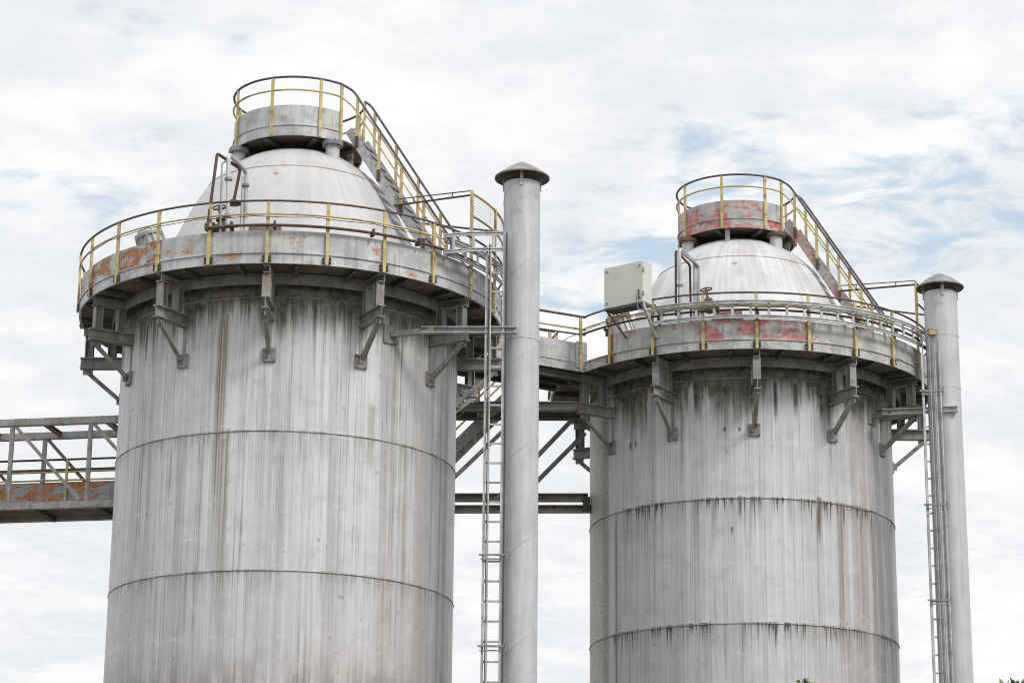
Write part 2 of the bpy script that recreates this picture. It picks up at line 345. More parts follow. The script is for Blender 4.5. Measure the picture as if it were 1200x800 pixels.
def ground_mat():
    m, t, b = new_mat('yard_gravel_and_grass')
    pos = t.node('ShaderNodeNewGeometry').outputs['Position']
    a = t.noise(pos, .12, 6, .6); f = t.noise(pos, 6., 5, .7)
    col = t.mix(t.ss(a, .42, .58), (.15, .135, .12), (.055, .075, .03))
    col = t.mix(t.m('MULTIPLY', t.ss(f, .4, .7), .4), col, (.20, .19, .17))
    t.L.new(col, b.inputs['Base Color']); b.inputs['Roughness'].default_value = .95
    bump(t, b, f, .5, .05)
    return m
M['ground'] = ground_mat()
def leaf_mat(name, c1, c2):
    m, t, b = new_mat(name)
    oi = t.node('ShaderNodeNewGeometry').outputs['Random Per Island']
    pos = t.node('ShaderNodeNewGeometry').outputs['Position']
    col = t.mix(oi, c1, c2)
    col = t.mix(t.m('MULTIPLY', t.noise(pos, 12., 3, .5), .4), col, tuple(c * .6 for c in c1))
    t.L.new(col, b.inputs['Base Color']); b.inputs['Roughness'].default_value = .5
    try: b.inputs['Transmission Weight'].default_value = 0.0; b.inputs['Subsurface Weight'].default_value = .0
    except Exception: pass
    return m
M['leaf'] = leaf_mat('broad_leaves', (.08, .13, .03), (.15, .20, .05))
M['leaf_young'] = leaf_mat('young_leaves', (.15, .20, .04), (.26, .27, .06))
M['bark'] = simple('bark', (.13, .10, .08), (.08, .065, .05), rough=.9)

# ------------------------------------------------------------------ mesh helpers (world coordinates)
def BM(): return bmesh.new()
def box(bm, c, s, rot=None):
    c = Vector(c)
    vs = []
    for i in (-.5, .5):
        for j in (-.5, .5):
            for k in (-.5, .5):
                v = Vector((i * s[0], j * s[1], k * s[2]))
                if rot: v = rot @ v
                vs.append(bm.verts.new(c + v))
    for f in ((0, 1, 3, 2), (4, 6, 7, 5), (0, 4, 5, 1), (2, 3, 7, 6), (0, 2, 6, 4), (1, 5, 7, 3)):
        bm.faces.new([vs[i] for i in f])
def frame(a, b, upv=(0, 0, 1)):
    d = (Vector(b) - Vector(a)).normalized(); u = Vector(upv)
    if abs(d.dot(u)) > .98: u = Vector((0, 1, 0)) if abs(d.y) < .9 else Vector((1, 0, 0))
    s = d.cross(u).normalized(); u = s.cross(d).normalized()
    return d, s, u
def extrude(bm, outline, a, b, upv=(0, 0, 1)):
    d, s, u = frame(a, b, upv); a, b = Vector(a), Vector(b)
    A_ = [bm.verts.new(a + s * p[0] + u * p[1]) for p in outline]
    B_ = [bm.verts.new(b + s * p[0] + u * p[1]) for p in outline]
    n = len(outline)
    for i in range(n): bm.faces.new((A_[i], A_[(i + 1) % n], B_[(i + 1) % n], B_[i]))
    bm.faces.new(A_[::-1]); bm.faces.new(B_)
def sec_box(w, h): return [(-w / 2, -h / 2), (w / 2, -h / 2), (w / 2, h / 2), (-w / 2, h / 2)]
def sec_I(w, h, tf=.022, tw=.016):
    a, b_, c = w / 2, h / 2, tw / 2
    return [(-a, -b_), (a, -b_), (a, -b_ + tf), (c, -b_ + tf), (c, b_ - tf), (a, b_ - tf), (a, b_), (-a, b_), (-a, b_ - tf), (-c, b_ - tf), (-c, -b_ + tf), (-a, -b_ + tf)]
def sec_C(w, h, t=.018):
    a, b_ = w / 2, h / 2
    return [(-a, -b_), (a, -b_), (a, -b_ + t), (-a + t, -b_ + t), (-a + t, b_ - t), (a, b_ - t), (a, b_), (-a, b_)]
def sec_L(w, h, t=.014): 
    a, b_ = w / 2, h / 2
    return [(-a, -b_), (a, -b_), (a, -b_ + t), (-a + t, -b_ + t), (-a + t, b_), (-a, b_)]
def tube(bm, pts, r, seg=8, closed=False):
    pts = [Vector(p) for p in pts]; n = len(pts); rings = []
    prev_u = None
    for i, p in enumerate(pts):
        if closed: d = (pts[(i + 1) % n] - pts[i - 1]).normalized()
        elif i == 0: d = (pts[1] - p).normalized()
        elif i == n - 1: d = (p - pts[i - 1]).normalized()
        else: d = ((pts[i + 1] - p).normalized() + (p - pts[i - 1]).normalized()).normalized()
        if prev_u is None:
            u = Vector((0, 0, 1)) if abs(d.z) < .9 else Vector((1, 0, 0))
        else: u = prev_u
        s = d.cross(u).normalized(); u = s.cross(d).normalized(); prev_u = u
        rr = r[i] if isinstance(r, (list, tuple)) else r
        rings.append([bm.verts.new(p + (s * cos(2 * pi * k / seg) + u * sin(2 * pi * k / seg)) * rr) for k in range(seg)])
    m = n if closed else n - 1
    for i in range(m):
        a, b = rings[i], rings[(i + 1) % n]
        for k in range(seg): bm.faces.new((a[k], a[(k + 1) % seg], b[(k + 1) % seg], b[k]))
    if not closed:
        bm.faces.new(rings[0][::-1]); bm.faces.new(rings[-1])
def bend(pts, rad=.12, n=5):
    """round the corners of a pipe run"""
    pts = [Vector(p) for p in pts]; out = [pts[0]]
    for i in range(1, len(pts) - 1):
        a, p, b = pts[i - 1], pts[i], pts[i + 1]
        r1 = min(rad, (a - p).length * .45); r2 = min(rad, (b - p).length * .45)
        s, e = p + (a - p).normalized() * r1, p + (b - p).normalized() * r2
        for k in range(n + 1):
            q = k / n; out.append(s * (1 - q) ** 2 + p * 2 * q * (1 - q) + e * q * q)
    out.append(pts[-1]); return out
def lathe(bm, c, prof, n=96, axis=None):
    """prof: (r, z) list about a vertical axis at c=(x, y, z0)"""
    rings = []
    rot = axis.to_track_quat('Z', 'Y').to_matrix() if axis is not None else None
    for r, z in prof:
        ring = []
        for k in range(n):
            v = Vector((r * cos(2 * pi * k / n), r * sin(2 * pi * k / n), z))
            if rot: v = rot @ v
            ring.append(bm.verts.new(Vector(c) + v))
        rings.append(ring)
    for i in range(len(prof) - 1):
        for k in range(n): bm.faces.new((rings[i][k], rings[i][(k + 1) % n], rings[i + 1][(k + 1) % n], rings[i + 1][k]))
    return rings
def arcseg(bm, c, r0, r1, z0, z1, a0, a1, step=2.5):
    """curved bar of rectangular section"""
    n = max(1, int(math.ceil(abs(a1 - a0) / step))); rows = []
    for i in range(n + 1):
        a = R(a0 + (a1 - a0) * i / n); cc, ss_ = cos(a), sin(a)
        rows.append([bm.verts.new((c[0] + r * cc, c[1] + r * ss_, z)) for r, z in ((r0, z0), (r1, z0), (r1, z1), (r0, z1))])
    for i in range(n):
        a, b = rows[i], rows[i + 1]
        for k in range(4): bm.faces.new((a[k], a[(k + 1) % 4], b[(k + 1) % 4], b[k]))
    bm.faces.new(rows[0][::-1]); bm.faces.new(rows[-1])
def arcpts(c, r, z, a0, a1, step=3.0):
    n = max(2, int(abs(a1 - a0) / step))
    return [(c[0] + r * cos(R(a0 + (a1 - a0) * i / n)), c[1] + r * sin(R(a0 + (a1 - a0) * i / n)), z) for i in range(n + 1)]
def rotz(deg): return Matrix.Rotation(R(deg), 3, 'Z')

ROOTLOC = {}
def thing(name, label, cat, loc, group=None):
    o = bpy.data.objects.new(name, None); COL.objects.link(o)
    o.empty_display_size = .3
    o.location = loc; o['label'] = label; o['category'] = cat
    if group: o['group'] = group
    ROOTLOC[o.name] = Vector(loc)
    return o
def origin(o):
    v = Vector((0, 0, 0))
    while o is not None: v = v + o.location; o = o.parent
    return v
def obj(name, bm, mat, parent=None, at=None, label=None, smooth=True, rz=0.0):
    """one mesh object; the bmesh is in world coordinates unless at= is given (then local to that point)"""
    bmesh.ops.recalc_face_normals(bm, faces=bm.faces[:])
    off = origin(parent) if parent is not None else Vector((0, 0, 0))
    if at is None:
        for v in bm.verts: v.co -= off
    me = bpy.data.meshes.new(name); bm.to_mesh(me); bm.free()
    me.materials.append(M[mat] if isinstance(mat, str) else mat)
    if smooth:
        me.polygons.foreach_set('use_smooth', [True] * len(me.polygons))
        me.set_sharp_from_angle(angle=R(34))
    o = bpy.data.objects.new(name, me); COL.objects.link(o)
    if parent is not None: o.parent = parent
    if at is not None: o.location = Vector(at) - off
    o.rotation_euler.z = rz
    if label: o['label'] = label
    return o
def clone(o, parent, loc=None, rz=None, mat=None):
    c = o.copy(); COL.objects.link(c); c.parent = parent
    if loc is not None: c.location = loc
    if rz is not None: c.rotation_euler.z = rz
    for ch in o.children:
        d = ch.copy(); COL.objects.link(d); d.parent = c
    return c
def tag(o, label, cat, group=None):
    o['label'] = label; o['category'] = cat
    if group: o['group'] = group
    return o

# ------------------------------------------------------------------ ground
bm = BM(); box(bm, (0, 1500, -.25), (6000, 5000, .5))
gr = obj('ground', bm, 'ground'); gr['kind'] = 'structure'; gr['label'] = 'gravel and grass yard the silos stand on'

AX, AY = -4.5168, 48.0285
BX, BY = 5.1888, 53.8177
ZD = 15.97                                   # underside of the ring platform (left tower)
RP = 4.30

# ------------------------------------------------------------------ one tower
def pol(c, r, ph, z): return Vector((c[0] + r * cos(R(ph)), c[1] + r * sin(R(ph)), z))
def silo(c, dz, shell, dome, label, off, nozz, hatch_ph):
    t = thing('storage_silo', label, 'silo', (c[0], c[1], dz), 'domed storage silos')
    Z = lambda z: z + dz
    bm = BM(); lathe(bm, (c[0], c[1], 0), [(RS, -dz - .1), (RS, 4), (RS, Z(8)), (RS, Z(12)), (RS, Z(15.2)), (RS, Z(16.12)), (RS - .2, Z(16.13))], 160)
    obj('shell', bm, shell, t)
    for z in (RING1, RING2, 7.6, 4.9, 2.2):
        bm = BM(); arc = [(c[0] + (RS + .004) * cos(2 * pi * k / 160), c[1] + (RS + .004) * sin(2 * pi * k / 160), Z(z)) for k in range(160)]
        tube(bm, arc, .011, 6, True); obj('weld_seam', bm, 'seam', t)
    bm = BM(); arc = [(c[0] + (RS + .002) * cos(2 * pi * k / 160), c[1] + (RS + .002) * sin(2 * pi * k / 160), Z(TOPSEAM)) for k in range(160)]
    tube(bm, arc, .012, 6, True); obj('top_seam', bm, 'seam', t)
    prof = [(3.2, 16.1), (2.97, 16.6), (2.73, 17.1), (2.46, 17.7), (2.2, 18.25), (1.95, 18.7), (1.67, 19.05), (1.38, 19.3), (1.08, 19.5), (.7, 19.63), (.3, 19.68)]
    # smooth profile
    fine = []
    for i in range(len(prof) - 1):
        p0 = prof[max(0, i - 1)]; p1 = prof[i]; p2 = prof[i + 1]; p3 = prof[min(len(prof) - 1, i + 2)]
        for k in range(4):
            q = k / 4
            f = lambda a, b, c_, d: .5 * ((2 * b) + (-a + c_) * q + (2 * a - 5 * b + 4 * c_ - d) * q * q + (-a + 3 * b - 3 * c_ + d) * q ** 3)
            fine.append((f(p0[0], p1[0], p2[0], p3[0]), Z(f(p0[1], p1[1], p2[1], p3[1]))))
    fine.append((.3, Z(19.68)))
    bm = BM(); lathe(bm, (c[0], c[1], 0), fine, 128)
    d = obj('dome', bm, dome, t)
    bm = BM(); arc = [(c[0] + 1.845 * cos(2 * pi * k / 128), c[1] + 1.845 * sin(2 * pi * k / 128), Z(18.85)) for k in range(128)]
    tube(bm, arc, .016, 6, True); obj('dome_seam', bm, dome, d)
    # neck
    bm = BM(); lathe(bm, (c[0], c[1], 0), [(.62, Z(19.5)), (.62, Z(19.76)), (.58, Z(19.76))], 48); obj('neck', bm, 'steel_dark', t)
    # nozzles with bolted flanges
    for ph in nozz:
        p = pol(c, 1.30, ph, Z(19.1))
        bm = BM(); lathe(bm, p, [(.16, -.2), (.145, -.05), (.145, .5)], 24); n = obj('nozzle', bm, dome, t)
        bm = BM(); lathe(bm, p, [(.14, .47), (.215, .47), (.215, .51), (.215, .55), (.10, .57), (.0, .575)], 28)
        for k in range(10):
            a = 2 * pi * k / 10; box(bm, p + Vector((.18 * cos(a), .18 * sin(a), .51)), (.035, .035, .15))
        obj('flange', bm, 'steel' if dome == 'dome_a' else 'rust_plate', n)
    # bolted manway on the lower left of the dome
    ax = Vector((cos(R(-150)), sin(R(-150)), .95)).normalized()
    ax = Vector((-.35, -.12, 1)).normalized(); p = Vector((c[0] - 2.80, c[1] - 1.33, Z(17.45)))
    bm = BM(); lathe(bm, p, [(.29, -.75), (.25, .05), (.22, .16), (.0, .19)], 28, ax); mw = obj('manway', bm, dome, t)
    bm = BM(); lathe(bm, p, [(.24, .03), (.29, .03), (.29, .09), (.24, .09)], 28, ax)
    rot = ax.to_track_quat('Z', 'Y').to_matrix()
    for k in range(16):
        a = 2 * pi * k / 16; box(bm, p + rot @ Vector((.265 * cos(a), .265 * sin(a), .06)), (.03, .03, .12), rot)
    obj('bolted_flange', bm, 'rust_plate' if dome == 'dome_b' else 'galv', mw)
    bm = BM()
    for k in range(14):
        a = 2 * pi * k / 14; box(bm, p + rot @ Vector((.275 * cos(a), .275 * sin(a), -.30)), (.04, .014, .64), rot @ rotz(math.degrees(a)))
    obj('rib_cage', bm, 'galv', mw)
    # rusty access hatch low on the dome
    q = pol(c, 2.80, hatch_ph, Z(17.05)); nrm = Vector((cos(R(hatch_ph)), sin(R(hatch_ph)), .47)).normalized()
    rot = nrm.to_track_quat('Z', 'Y').to_matrix()
    bm = BM(); box(bm, q, (.62, .40, .16), rot); box(bm, q + nrm * .075, (.68, .05, .06), rot); obj('access_hatch', bm, 'rust_plate', t)
    return t

def ring_platform(c, dz, a_first, label, matfn, gap, skip=(), group='ring platforms of the silos'):
    """deck, fascia panels, edge beam, inner ring and twelve brackets"""
    Z = lambda z: z + dz
    t = thing('ring_platform', label, 'platform', (c[0], c[1], Z(ZD)), group)
    bm = BM(); arcseg(bm, c, 3.44, 4.255, Z(16.02), Z(16.06), 0, 359.99, 3)
    obj('deck', bm, 'boards', t)
    for k in range(24):
        a = a_first + 15 * k + 7.5
        bm = BM(); extrude(bm, sec_C(.06, .10), pol(c, 3.68, a, Z(15.955)), pol(c, 4.24, a, Z(15.955)))
        obj('deck_joist', bm, 'steel_dark', t)
    bm = BM(); arcseg(bm, c, 3.60, 3.625, Z(15.77), Z(15.985), 0, 359.99, 3); obj('inner_ring_beam', bm, 'steel', t)
    # edge beam (lower band) and fascia panels (upper band)
    g0, g1 = gap
    bm = BM(); arcseg(bm, c, 4.262, 4.30, Z(ZD), Z(16.165), g1 + .3, g0 + 360 - .3)
    arcseg(bm, c, 4.27, 4.325, Z(16.165), Z(16.185), g1 + .3, g0 + 360 - .3)
    obj('edge_beam', bm, matfn(None), t)
    a = a_first
    for k in range(24):
        a0, a1 = a_first + 15 * k, a_first + 15 * k + 15
        mid = ((a0 + a1) / 2 + 180) % 360 - 180
        lo, hi = a0 + .10, a1 - .10
        # leave out what lies in the gap for the walkway
        def ingap(x): x = (x - g0) % 360; return 0 < x < (g1 - g0) % 360
        if ingap(lo) and ingap(hi): continue
        if ingap(lo): lo = g1 + .2 if abs((g1 - lo) % 360) < 20 else lo
        if ingap(hi): hi = g0 - .2
        while hi < lo: hi += 360
        if hi - lo > 16: continue
        bm = BM(); arcseg(bm, c, 4.272, 4.296, Z(16.185), Z(16.62), lo, hi)
        fp = obj('fascia_panel', bm, matfn(mid), t)
        pj = pol(c, 4.297, lo + .45, Z(16.40)); bm = BM(); box(bm, pj, (.012, .055, .43), rotz(lo + .45)); obj('joint_strip', bm, 'joint_red' if dz > 0 else 'joint_grey', fp)
    # brackets
    first = None
    for k in range(12):
        a = a_first + 30 * k
        if k in skip: continue
        if first is None:
            base = Vector((0, 0, 0))
            bm = BM(); extrude(bm, sec_I(.145, .24, .024, .014), (3.405, 0, 15.215), (4.30, 0, 15.215))
            bb = obj('support_bracket', bm, 'steel', t, at=(c[0], c[1], dz))
            bb.rotation_euler.z = R(a)
            def sub(name, bm_, mat):
                o = obj(name, bm_, mat, None, at=(0, 0, 0)); o.parent = bb; return o
            for r in (4.13, 3.66):
                bm = BM(); extrude(bm, sec_I(.165, .16, .02, .014), (r, 0, 15.342), (r, 0, 15.80), (1, 0, 0)); sub('post', bm, 'steel')
            bm = BM(); extrude(bm, sec_C(.14, .158), (3.66, 0, 15.882), (4.255, 0, 15.882)); sub('outrigger', bm, 'steel')
            bm = BM(); extrude(bm, sec_L(.085, .085, .028), (4.20, 0, 15.075), (3.475, 0, 14.46)); box(bm, (4.14, 0, 15.05), (.20, .03, .14)); [box(bm, (4.10 + i * .08, 0, 15.03), (.032, .06, .032)) for i in (0, 1)]; sub('brace', bm, 'steel')
            bm = BM(); box(bm, (3.42, 0, 14.43), (.05, .25, .27)); box(bm, (3.47, -.06, 14.45), (.12, .02, .16)); [box(bm, (3.447, sy, 14.43 + sz), (.025, .032, .032)) for sy in (-.095, .095) for sz in (-.10, .10)]; box(bm, (3.404, 0, 14.84), (.016, .07, .50)); sub('gusset_plate', bm, 'steel')
            first = bb
        else:
            clone(first, t, first.location.copy(), R(a))
    return t

def post_mesh(h, w=.062, d=.045):
    bm = BM(); box(bm, (0, 0, h / 2), (d, w, h)); return bm

def guardrail(c, dz, a_first, label, gap, screen=True, rail_mat='rail', group='guardrails of the ring platforms'):
    Z = lambda z: z + dz
    t = thing('guardrail', label, 'guardrail', (c[0], c[1], Z(ZD)), group)
    g0, g1 = gap
    bm = BM(); tube(bm, arcpts(c, 4.34, Z(17.20), g1, g0 + 360), .0225, 8); obj('top_rail', bm, rail_mat, t)
    bm = BM(); tube(bm, arcpts(c, 4.345, Z(16.93), g1, g0 + 360), .018, 8); obj('mid_rail', bm, 'yellow', t)
    pts = arcpts(c, 4.375, Z(16.885), -158, -50, 1.5)
    bm = BM(); tube(bm, [Vector(p) + Vector((0, 0, -.025 * abs(math.sin((i * 1.5 - 3.) * pi / 15)))) for i, p in enumerate(pts)], .008, 5); obj('slack_cable', bm, 'steel_dark', t)
    proto = None; protot = None
    for k in range(24):
        a = a_first + 15 * k; an = (a + 180) % 360 - 180
        if 0 < (a - g0) % 360 < (g1 - g0) % 360: continue
        tall = screen and -33 < an < 0
        loc = pol(c, 4.335, a, Z(ZD - .005)) - origin(t)
        if tall:
            if protot is None:
                protot = obj('tall_post', post_mesh(2.22, .06, .045), 'yellow', t, at=loc + origin(t)); protot.rotation_euler.z = R(a)
            else: clone(protot, t, loc, R(a))
        elif proto is None:
            proto = obj('post', post_mesh(1.215), 'yellow', t, at=loc + origin(t)); proto.rotation_euler.z = R(a)
            bm = BM()
            for s in (-1, 1):
                box(bm, (-.005, s * .062, .09), (.03, .04, .13))
                for zz in (.05, .13): box(bm, (.012, s * .066, zz), (.03, .026, .026))
            f = obj('foot_bracket', bm, 'bolt', None, at=(0, 0, 0)); f.parent = proto
        else: clone(proto, t, loc, R(a))
    if screen:
        a0, a1 = a_first + 60, a_first + 90
        bm = BM(); tube(bm, arcpts(c, 4.34, Z(18.13), a0, a1), .026, 8); tube(bm, arcpts(c, 4.34, Z(17.66), a0, a1), .022, 8); obj('screen_rail', bm, 'yellow' if dz == 0 else 'rail', t)
        bm = BM()
        for i in range(15):
            z = 17.25 + .87 * i / 14
            tube(bm, arcpts(c, 4.355, Z(z), a0, a1), .0035, 4)
        for i in range(0, 31, 10):
            p = pol(c, 4.359, a0 + i * (a1 - a0) / 30, 0)
            tube(bm, [(p.x, p.y, Z(17.22)), (p.x, p.y, Z(18.12))], .003, 4)
        obj('wire_screen', bm, 'wire', t)
        th = R(-22); uu = Vector((cos(th), sin(th), 0)); nn = Vector((sin(th), -cos(th), 0)); cc = Vector((c[0], c[1], 0))
        p1 = cc + uu * 2.45 + nn * .43 + Vector((0, 0, Z(18.2))); p2 = cc + uu * 2.55 - nn * .43 + Vector((0, 0, Z(18.1)))
        bm = BM(); tube(bm, [pol(c, 4.34, a0, Z(18.10)), p1], .022, 8); obj('tie_bar', bm, 'brown', t)
        bm = BM(); tube(bm, [pol(c, 4.34, a0, Z(18.19)), p1 + Vector((0, 0, .13))], .012, 6)
        for q in (.25, .75): 
            m_ = pol(c, 4.34, a0, Z(18.10)).lerp(p1, q); tube(bm, [m_, m_ + Vector((0, 0, .11))], .012, 6)
        obj('thin_rod', bm, 'steel_dark', t)
        bm = BM(); tube(bm, [pol(c, 4.34, a1, Z(18.06)), p2], .022, 8); obj('tie_bar', bm, 'brown', t)
    return t

CR = 1.35
def crown(c, dz, label, matfn, legs):
    Z = lambda z: z + dz
    t = thing('crown_platform', label, 'platform', (c[0], c[1], Z(19.69)), 'crown platforms on the domes')
    bm = BM(); arcseg(bm, c, .60, 1.315, Z(19.74), Z(19.78), 0, 359.99, 4); obj('deck', bm, 'boards', t)
    bm = BM(); arcseg(bm, c, 1.318, 1.35, Z(19.69), Z(19.905), -2, -46 + 360, 3); arcseg(bm, c, 1.325, 1.37, Z(19.905), Z(19.922), -2, 314, 3); obj('edge_beam', bm, matfn(-90), t)
    bounds = [-2, 26, 71, 116, 161, 206.5, 251.1, 293.4, 314]
    for a0, a1 in zip(bounds, bounds[1:]):
        bm = BM(); arcseg(bm, c, 1.326, 1.347, Z(19.922), Z(20.35), a0 + .3, a1 - .3, 3)
        obj('fascia_panel', bm, matfn(((a0 + a1) / 2 + 180) % 360 - 180), t)
    for k in range(8):
        a = 45 * k + 20
        bm = BM(); extrude(bm, sec_I(.10, .10), pol(c, .60, a, Z(19.685)), pol(c, 1.31, a, Z(19.685)))
        obj('radial_beam', bm, 'steel_dark', t)
    for a in legs:
        p = pol(c, 1.20, a, 0); bm = BM(); box(bm, (p.x, p.y, Z(19.53)), (.10, .10, .36), rotz(a)); obj('leg', bm, 'galv', t)
    return t
def crown_rail(c, dz, label):
    Z = lambda z: z + dz
    t = thing('crown_guardrail', label, 'guardrail', (c[0], c[1], Z(19.69)), 'guardrails of the crown platforms')
    bm = BM(); tube(bm, arcpts(c, 1.375, Z(20.955), -2, 314), .025, 8); obj('top_rail', bm, 'rail', t)
    bm = BM(); tube(bm, arcpts(c, 1.378, Z(20.67), -2, 314), .02, 8); obj('mid_rail', bm, 'yellow', t)
    proto = None
    for a in (-2, 26, 71, 116, 161, 206.5, 251.1, 293.4, 314):
        loc = pol(c, 1.372, a, Z(19.69)) - origin(t)
        if proto is None:
            proto = obj('post', post_mesh(1.25, .058, .04), 'yellow', t, at=loc + origin(t)); proto.rotation_euler.z = R(a)
        else: clone(proto, t, loc, R(a))
    return t

def stair(c, dz, th_deg, slope, run, mat, label):
    Z = lambda z: z + dz
    th = R(th_deg); uu = Vector((cos(th), sin(th), 0)); nn = Vector((sin(th), -cos(th), 0)); cc = Vector((c[0], c[1], 0))
    r0 = 1.39; zt = 19.93
    def P(r, w, h=0): return cc + uu * r + nn * w + Vector((0, 0, Z(zt - slope * (r - r0) + h)))
    r1 = r0 + run
    t = thing('crown_stair', label, 'stair', P(r1, 0) , 'steep stairs up the domes')
    for w in (.40, -.40):
        bm = BM(); extrude(bm, sec_box(.022, .175), P(r0 - .04, w), P(r1, w))
        # bolt heads where the treads are fixed
        n = 15
        for i in range(n):
            q = P(r0 + (run) * (i + .5) / n, w)
            for s in (-.05, .05): box(bm, q + nn * (.012 if w > 0 else -.012) + Vector((0, 0, s)) + uu * s, (.03, .03, .03), rotz(th_deg))
        obj('stringer', bm, mat, t)
    n = 15
    for i in range(n):
        q = P(r0 + run * (i + .5) / n, 0)
        bm = BM(); box(bm, q, (.17, .77, .028), rotz(th_deg)); box(bm, q + uu * .085 - Vector((0, 0, .02)), (.012, .77, .06), rotz(th_deg)); obj('tread', bm, 'steel', t)
    for w, a in ((.43, 314), (-.43, -2)):
        top = pol(c, 1.375, a, Z(20.955)); mid = pol(c, 1.378, a, Z(20.67))
        bm = BM(); tube(bm, bend([top, P(r0 + .06, w, 1.0), P(r1, w, 1.0)], .14), .026, 8); hr = obj('handrail', bm, 'rail', t)
        bm = BM(); tube(bm, bend([mid, P(r0 + .08, w, .66), P(r1, w, .66)], .14), .019, 8); obj('knee_rail', bm, 'yellow', hr)
        for i in range(5):
            r = r0 + .16 + (run - .25) * i / 4
            p = P(r, w); bm = BM(); box(bm, p + Vector((0, 0, .44)), (.055, .04, 1.06), rotz(th_deg)); obj('handrail_post', bm, 'yellow', hr)
            bm = BM(); box(bm, p + Vector((0, 0, .02)), (.062, .047, .24), rotz(th_deg)); obj('post_foot', bm, 'brown', hr)
    return t

cA, cB = (AX, AY), (BX, BY)
DB = .115
GA = (28.8, 45.0); GB = (-163.5, -146.8)
siloA = silo(cA, 0.0, 'shell_a', 'dome_a', 'large grey domed silo with long brown streaks and faint seams, below the orange rusted platform', 0, (-154, -52), -97)
siloB = silo(cB, DB, 'shell_b', 'dome_b', 'pale domed silo with dark drips below its ring seams, under the platform with red paint', 0, (-154, -52), -100)

def fas_a(mid):
    if mid is None: return 'fascia'
    if -160 < mid < -118: return 'fascia_rust'
    return 'fascia'
def fas_b(mid):
    if mid is None: return 'fascia_worn'
    if -106 < mid < -70 or -150 < mid < -128 : return 'fascia_primer'
    return 'fascia_worn'
ring_platform(cA, 0.0, -91.5, 'ring platform with orange rust patches on its grey fascia', fas_a, GA)
ring_platform(cB, DB, -90.3, 'ring platform with red paint patches on its fascia, round the dripping silo', fas_b, GB, skip=(9,))
guardrail(cA, 0.0, -91.5, 'yellow post guardrail with brown top rail above the orange rusted ring fascia', GA)
guardrail(cB, DB, -90.3, 'yellow post guardrail above the red patched ring fascia, behind the long cable tray', GB)
crown(cA, 0.0, 'small round grey platform with few red marks on the dome of the orange rusted silo', lambda m: 'fascia' if m < -75 or m > 0 else 'fascia_worn', (-20, 70, 160))
crown(cB, DB, 'small round platform with large red paint patches on the dome top', lambda m: 'crown_primer' if m < -60 else 'fascia_worn', (-105, -20, 70, 160))
crown_rail(cA, 0.0, 'round yellow post rail around the grey crown platform, the highest rail in view')
crown_rail(cB, DB, 'round yellow post rail around the crown platform with red paint')
stair(cA, 0.0, -21.5, 1.56, 2.3, 'galv', 'steep grey steel stair with yellow handrail posts, up to the grey crown platform')
stair(cB, DB, -24, 1.63, 2.25, 'stair_primer', 'steep red worn steel stair with yellow handrail posts, up to the red patched crown platform')

# ------------------------------------------------------------------ exhaust stacks
def stack(c, ztop, brim, mat, label, helix):
    t = thing('exhaust_stack', label, 'chimney', (c[0], c[1], 0), 'exhaust stacks with cone caps')
    bm = BM(); lathe(bm, (c[0], c[1], 0), [(.36, -.1), (.36, 6), (.36, 12), (.36, ztop), (.345, ztop), (.345, ztop - 1.2)], 64); obj('pipe', bm, mat, t)
    zb = ztop + .13
    bm = BM(); lathe(bm, (c[0], c[1], 0), [(brim - .012, zb - .012), (.30, zb + .17), (.0, zb + .325)], 64); obj('cap_underside', bm, 'cap', t)
    bm = BM(); lathe(bm, (c[0], c[1], 0), [(brim - .010, zb - .018), (brim, zb - .016), (brim, zb + .012), (.30, zb + .19), (.05, zb + .335), (.0, zb + .345)], 64); obj('cone_cap', bm, 'cap_top', t)
    for a in (-92, -2, 88, 178):
        bm = BM(); p = pol(c, .372, a, ztop); box(bm, p + Vector((0, 0, .03)), (.02, .06, .34), rotz(a)); obj('cap_strap', bm, 'galv', t)
    if helix:
        pts = []
        for i in range(0, int(10.2 * 32)):
            a = 2 * pi * i / 32; pts.append((c[0] + .362 * cos(a), c[1] + .362 * sin(a), .3 + 1.85 * i / 32))
        pts = [p for p in pts if p[2] < ztop - .05]
        bm = BM(); tube(bm, pts, .006, 5); obj('spiral_seam', bm, mat, t)
        bm = BM(); tube(bm, [(c[0] + .362 * cos(2 * pi * k / 48), c[1] + .362 * sin(2 * pi * k / 48), 15.02) for k in range(48)], .008, 5, True); obj('round_seam', bm, mat, t)
    else:
        for z in (6.2, 15.72, 16.9):
            bm = BM(); tube(bm, [(c[0] + .361 * cos(2 * pi * k / 48), c[1] + .361 * sin(2 * pi * k / 48), z) for k in range(48)], .006, 5, True); obj('round_seam', bm, mat, t)
    return t
sA = (.17, 45.60); sB = (9.42, 51.39)
stack(sA, 18.27, .545, 'stack_a', 'tall grey stack with a spiral seam and wide cone cap, between the two silos', True)
stack(sB, 17.93, .52, 'stack_b', 'grey streaked stack with small rusty cone cap, beside the dripping silo', False)

# tie beams from the silos to the stacks
def tie(name, a, b, plate_ph, c, z, label):
    t = thing(name, label, 'beam', a, 'tie beams holding the stacks')
    bm = BM(); extrude(bm, sec_C(.10, .13), a, b); obj('channel', bm, 'galv', t)
    p = pol(c, 3.415, plate_ph, z); bm = BM(); box(bm, p, (.04, .34, .36), rotz(plate_ph)); obj('gusset_plate', bm, 'steel', t)
    q = Vector(a); bm = BM(); extrude(bm, sec_box(.10, .10), pol(c, 3.43, plate_ph, z), q + (Vector(b) - q).normalized() * .25); obj('stub', bm, 'steel', t)
    return t
tie('tie_beam', (-1.75, 45.18, 15.12), (.09, 45.12, 15.12), -50.5, cA, 15.08, 'light grey channel beam from the streaked silo to the spiral seamed stack')
tie('tie_beam', (8.05, 51.32, 15.2), (9.62, 50.98, 15.2), -38, cB, 15.2, 'grey channel beam from the dripping silo wall to the right hand stack')

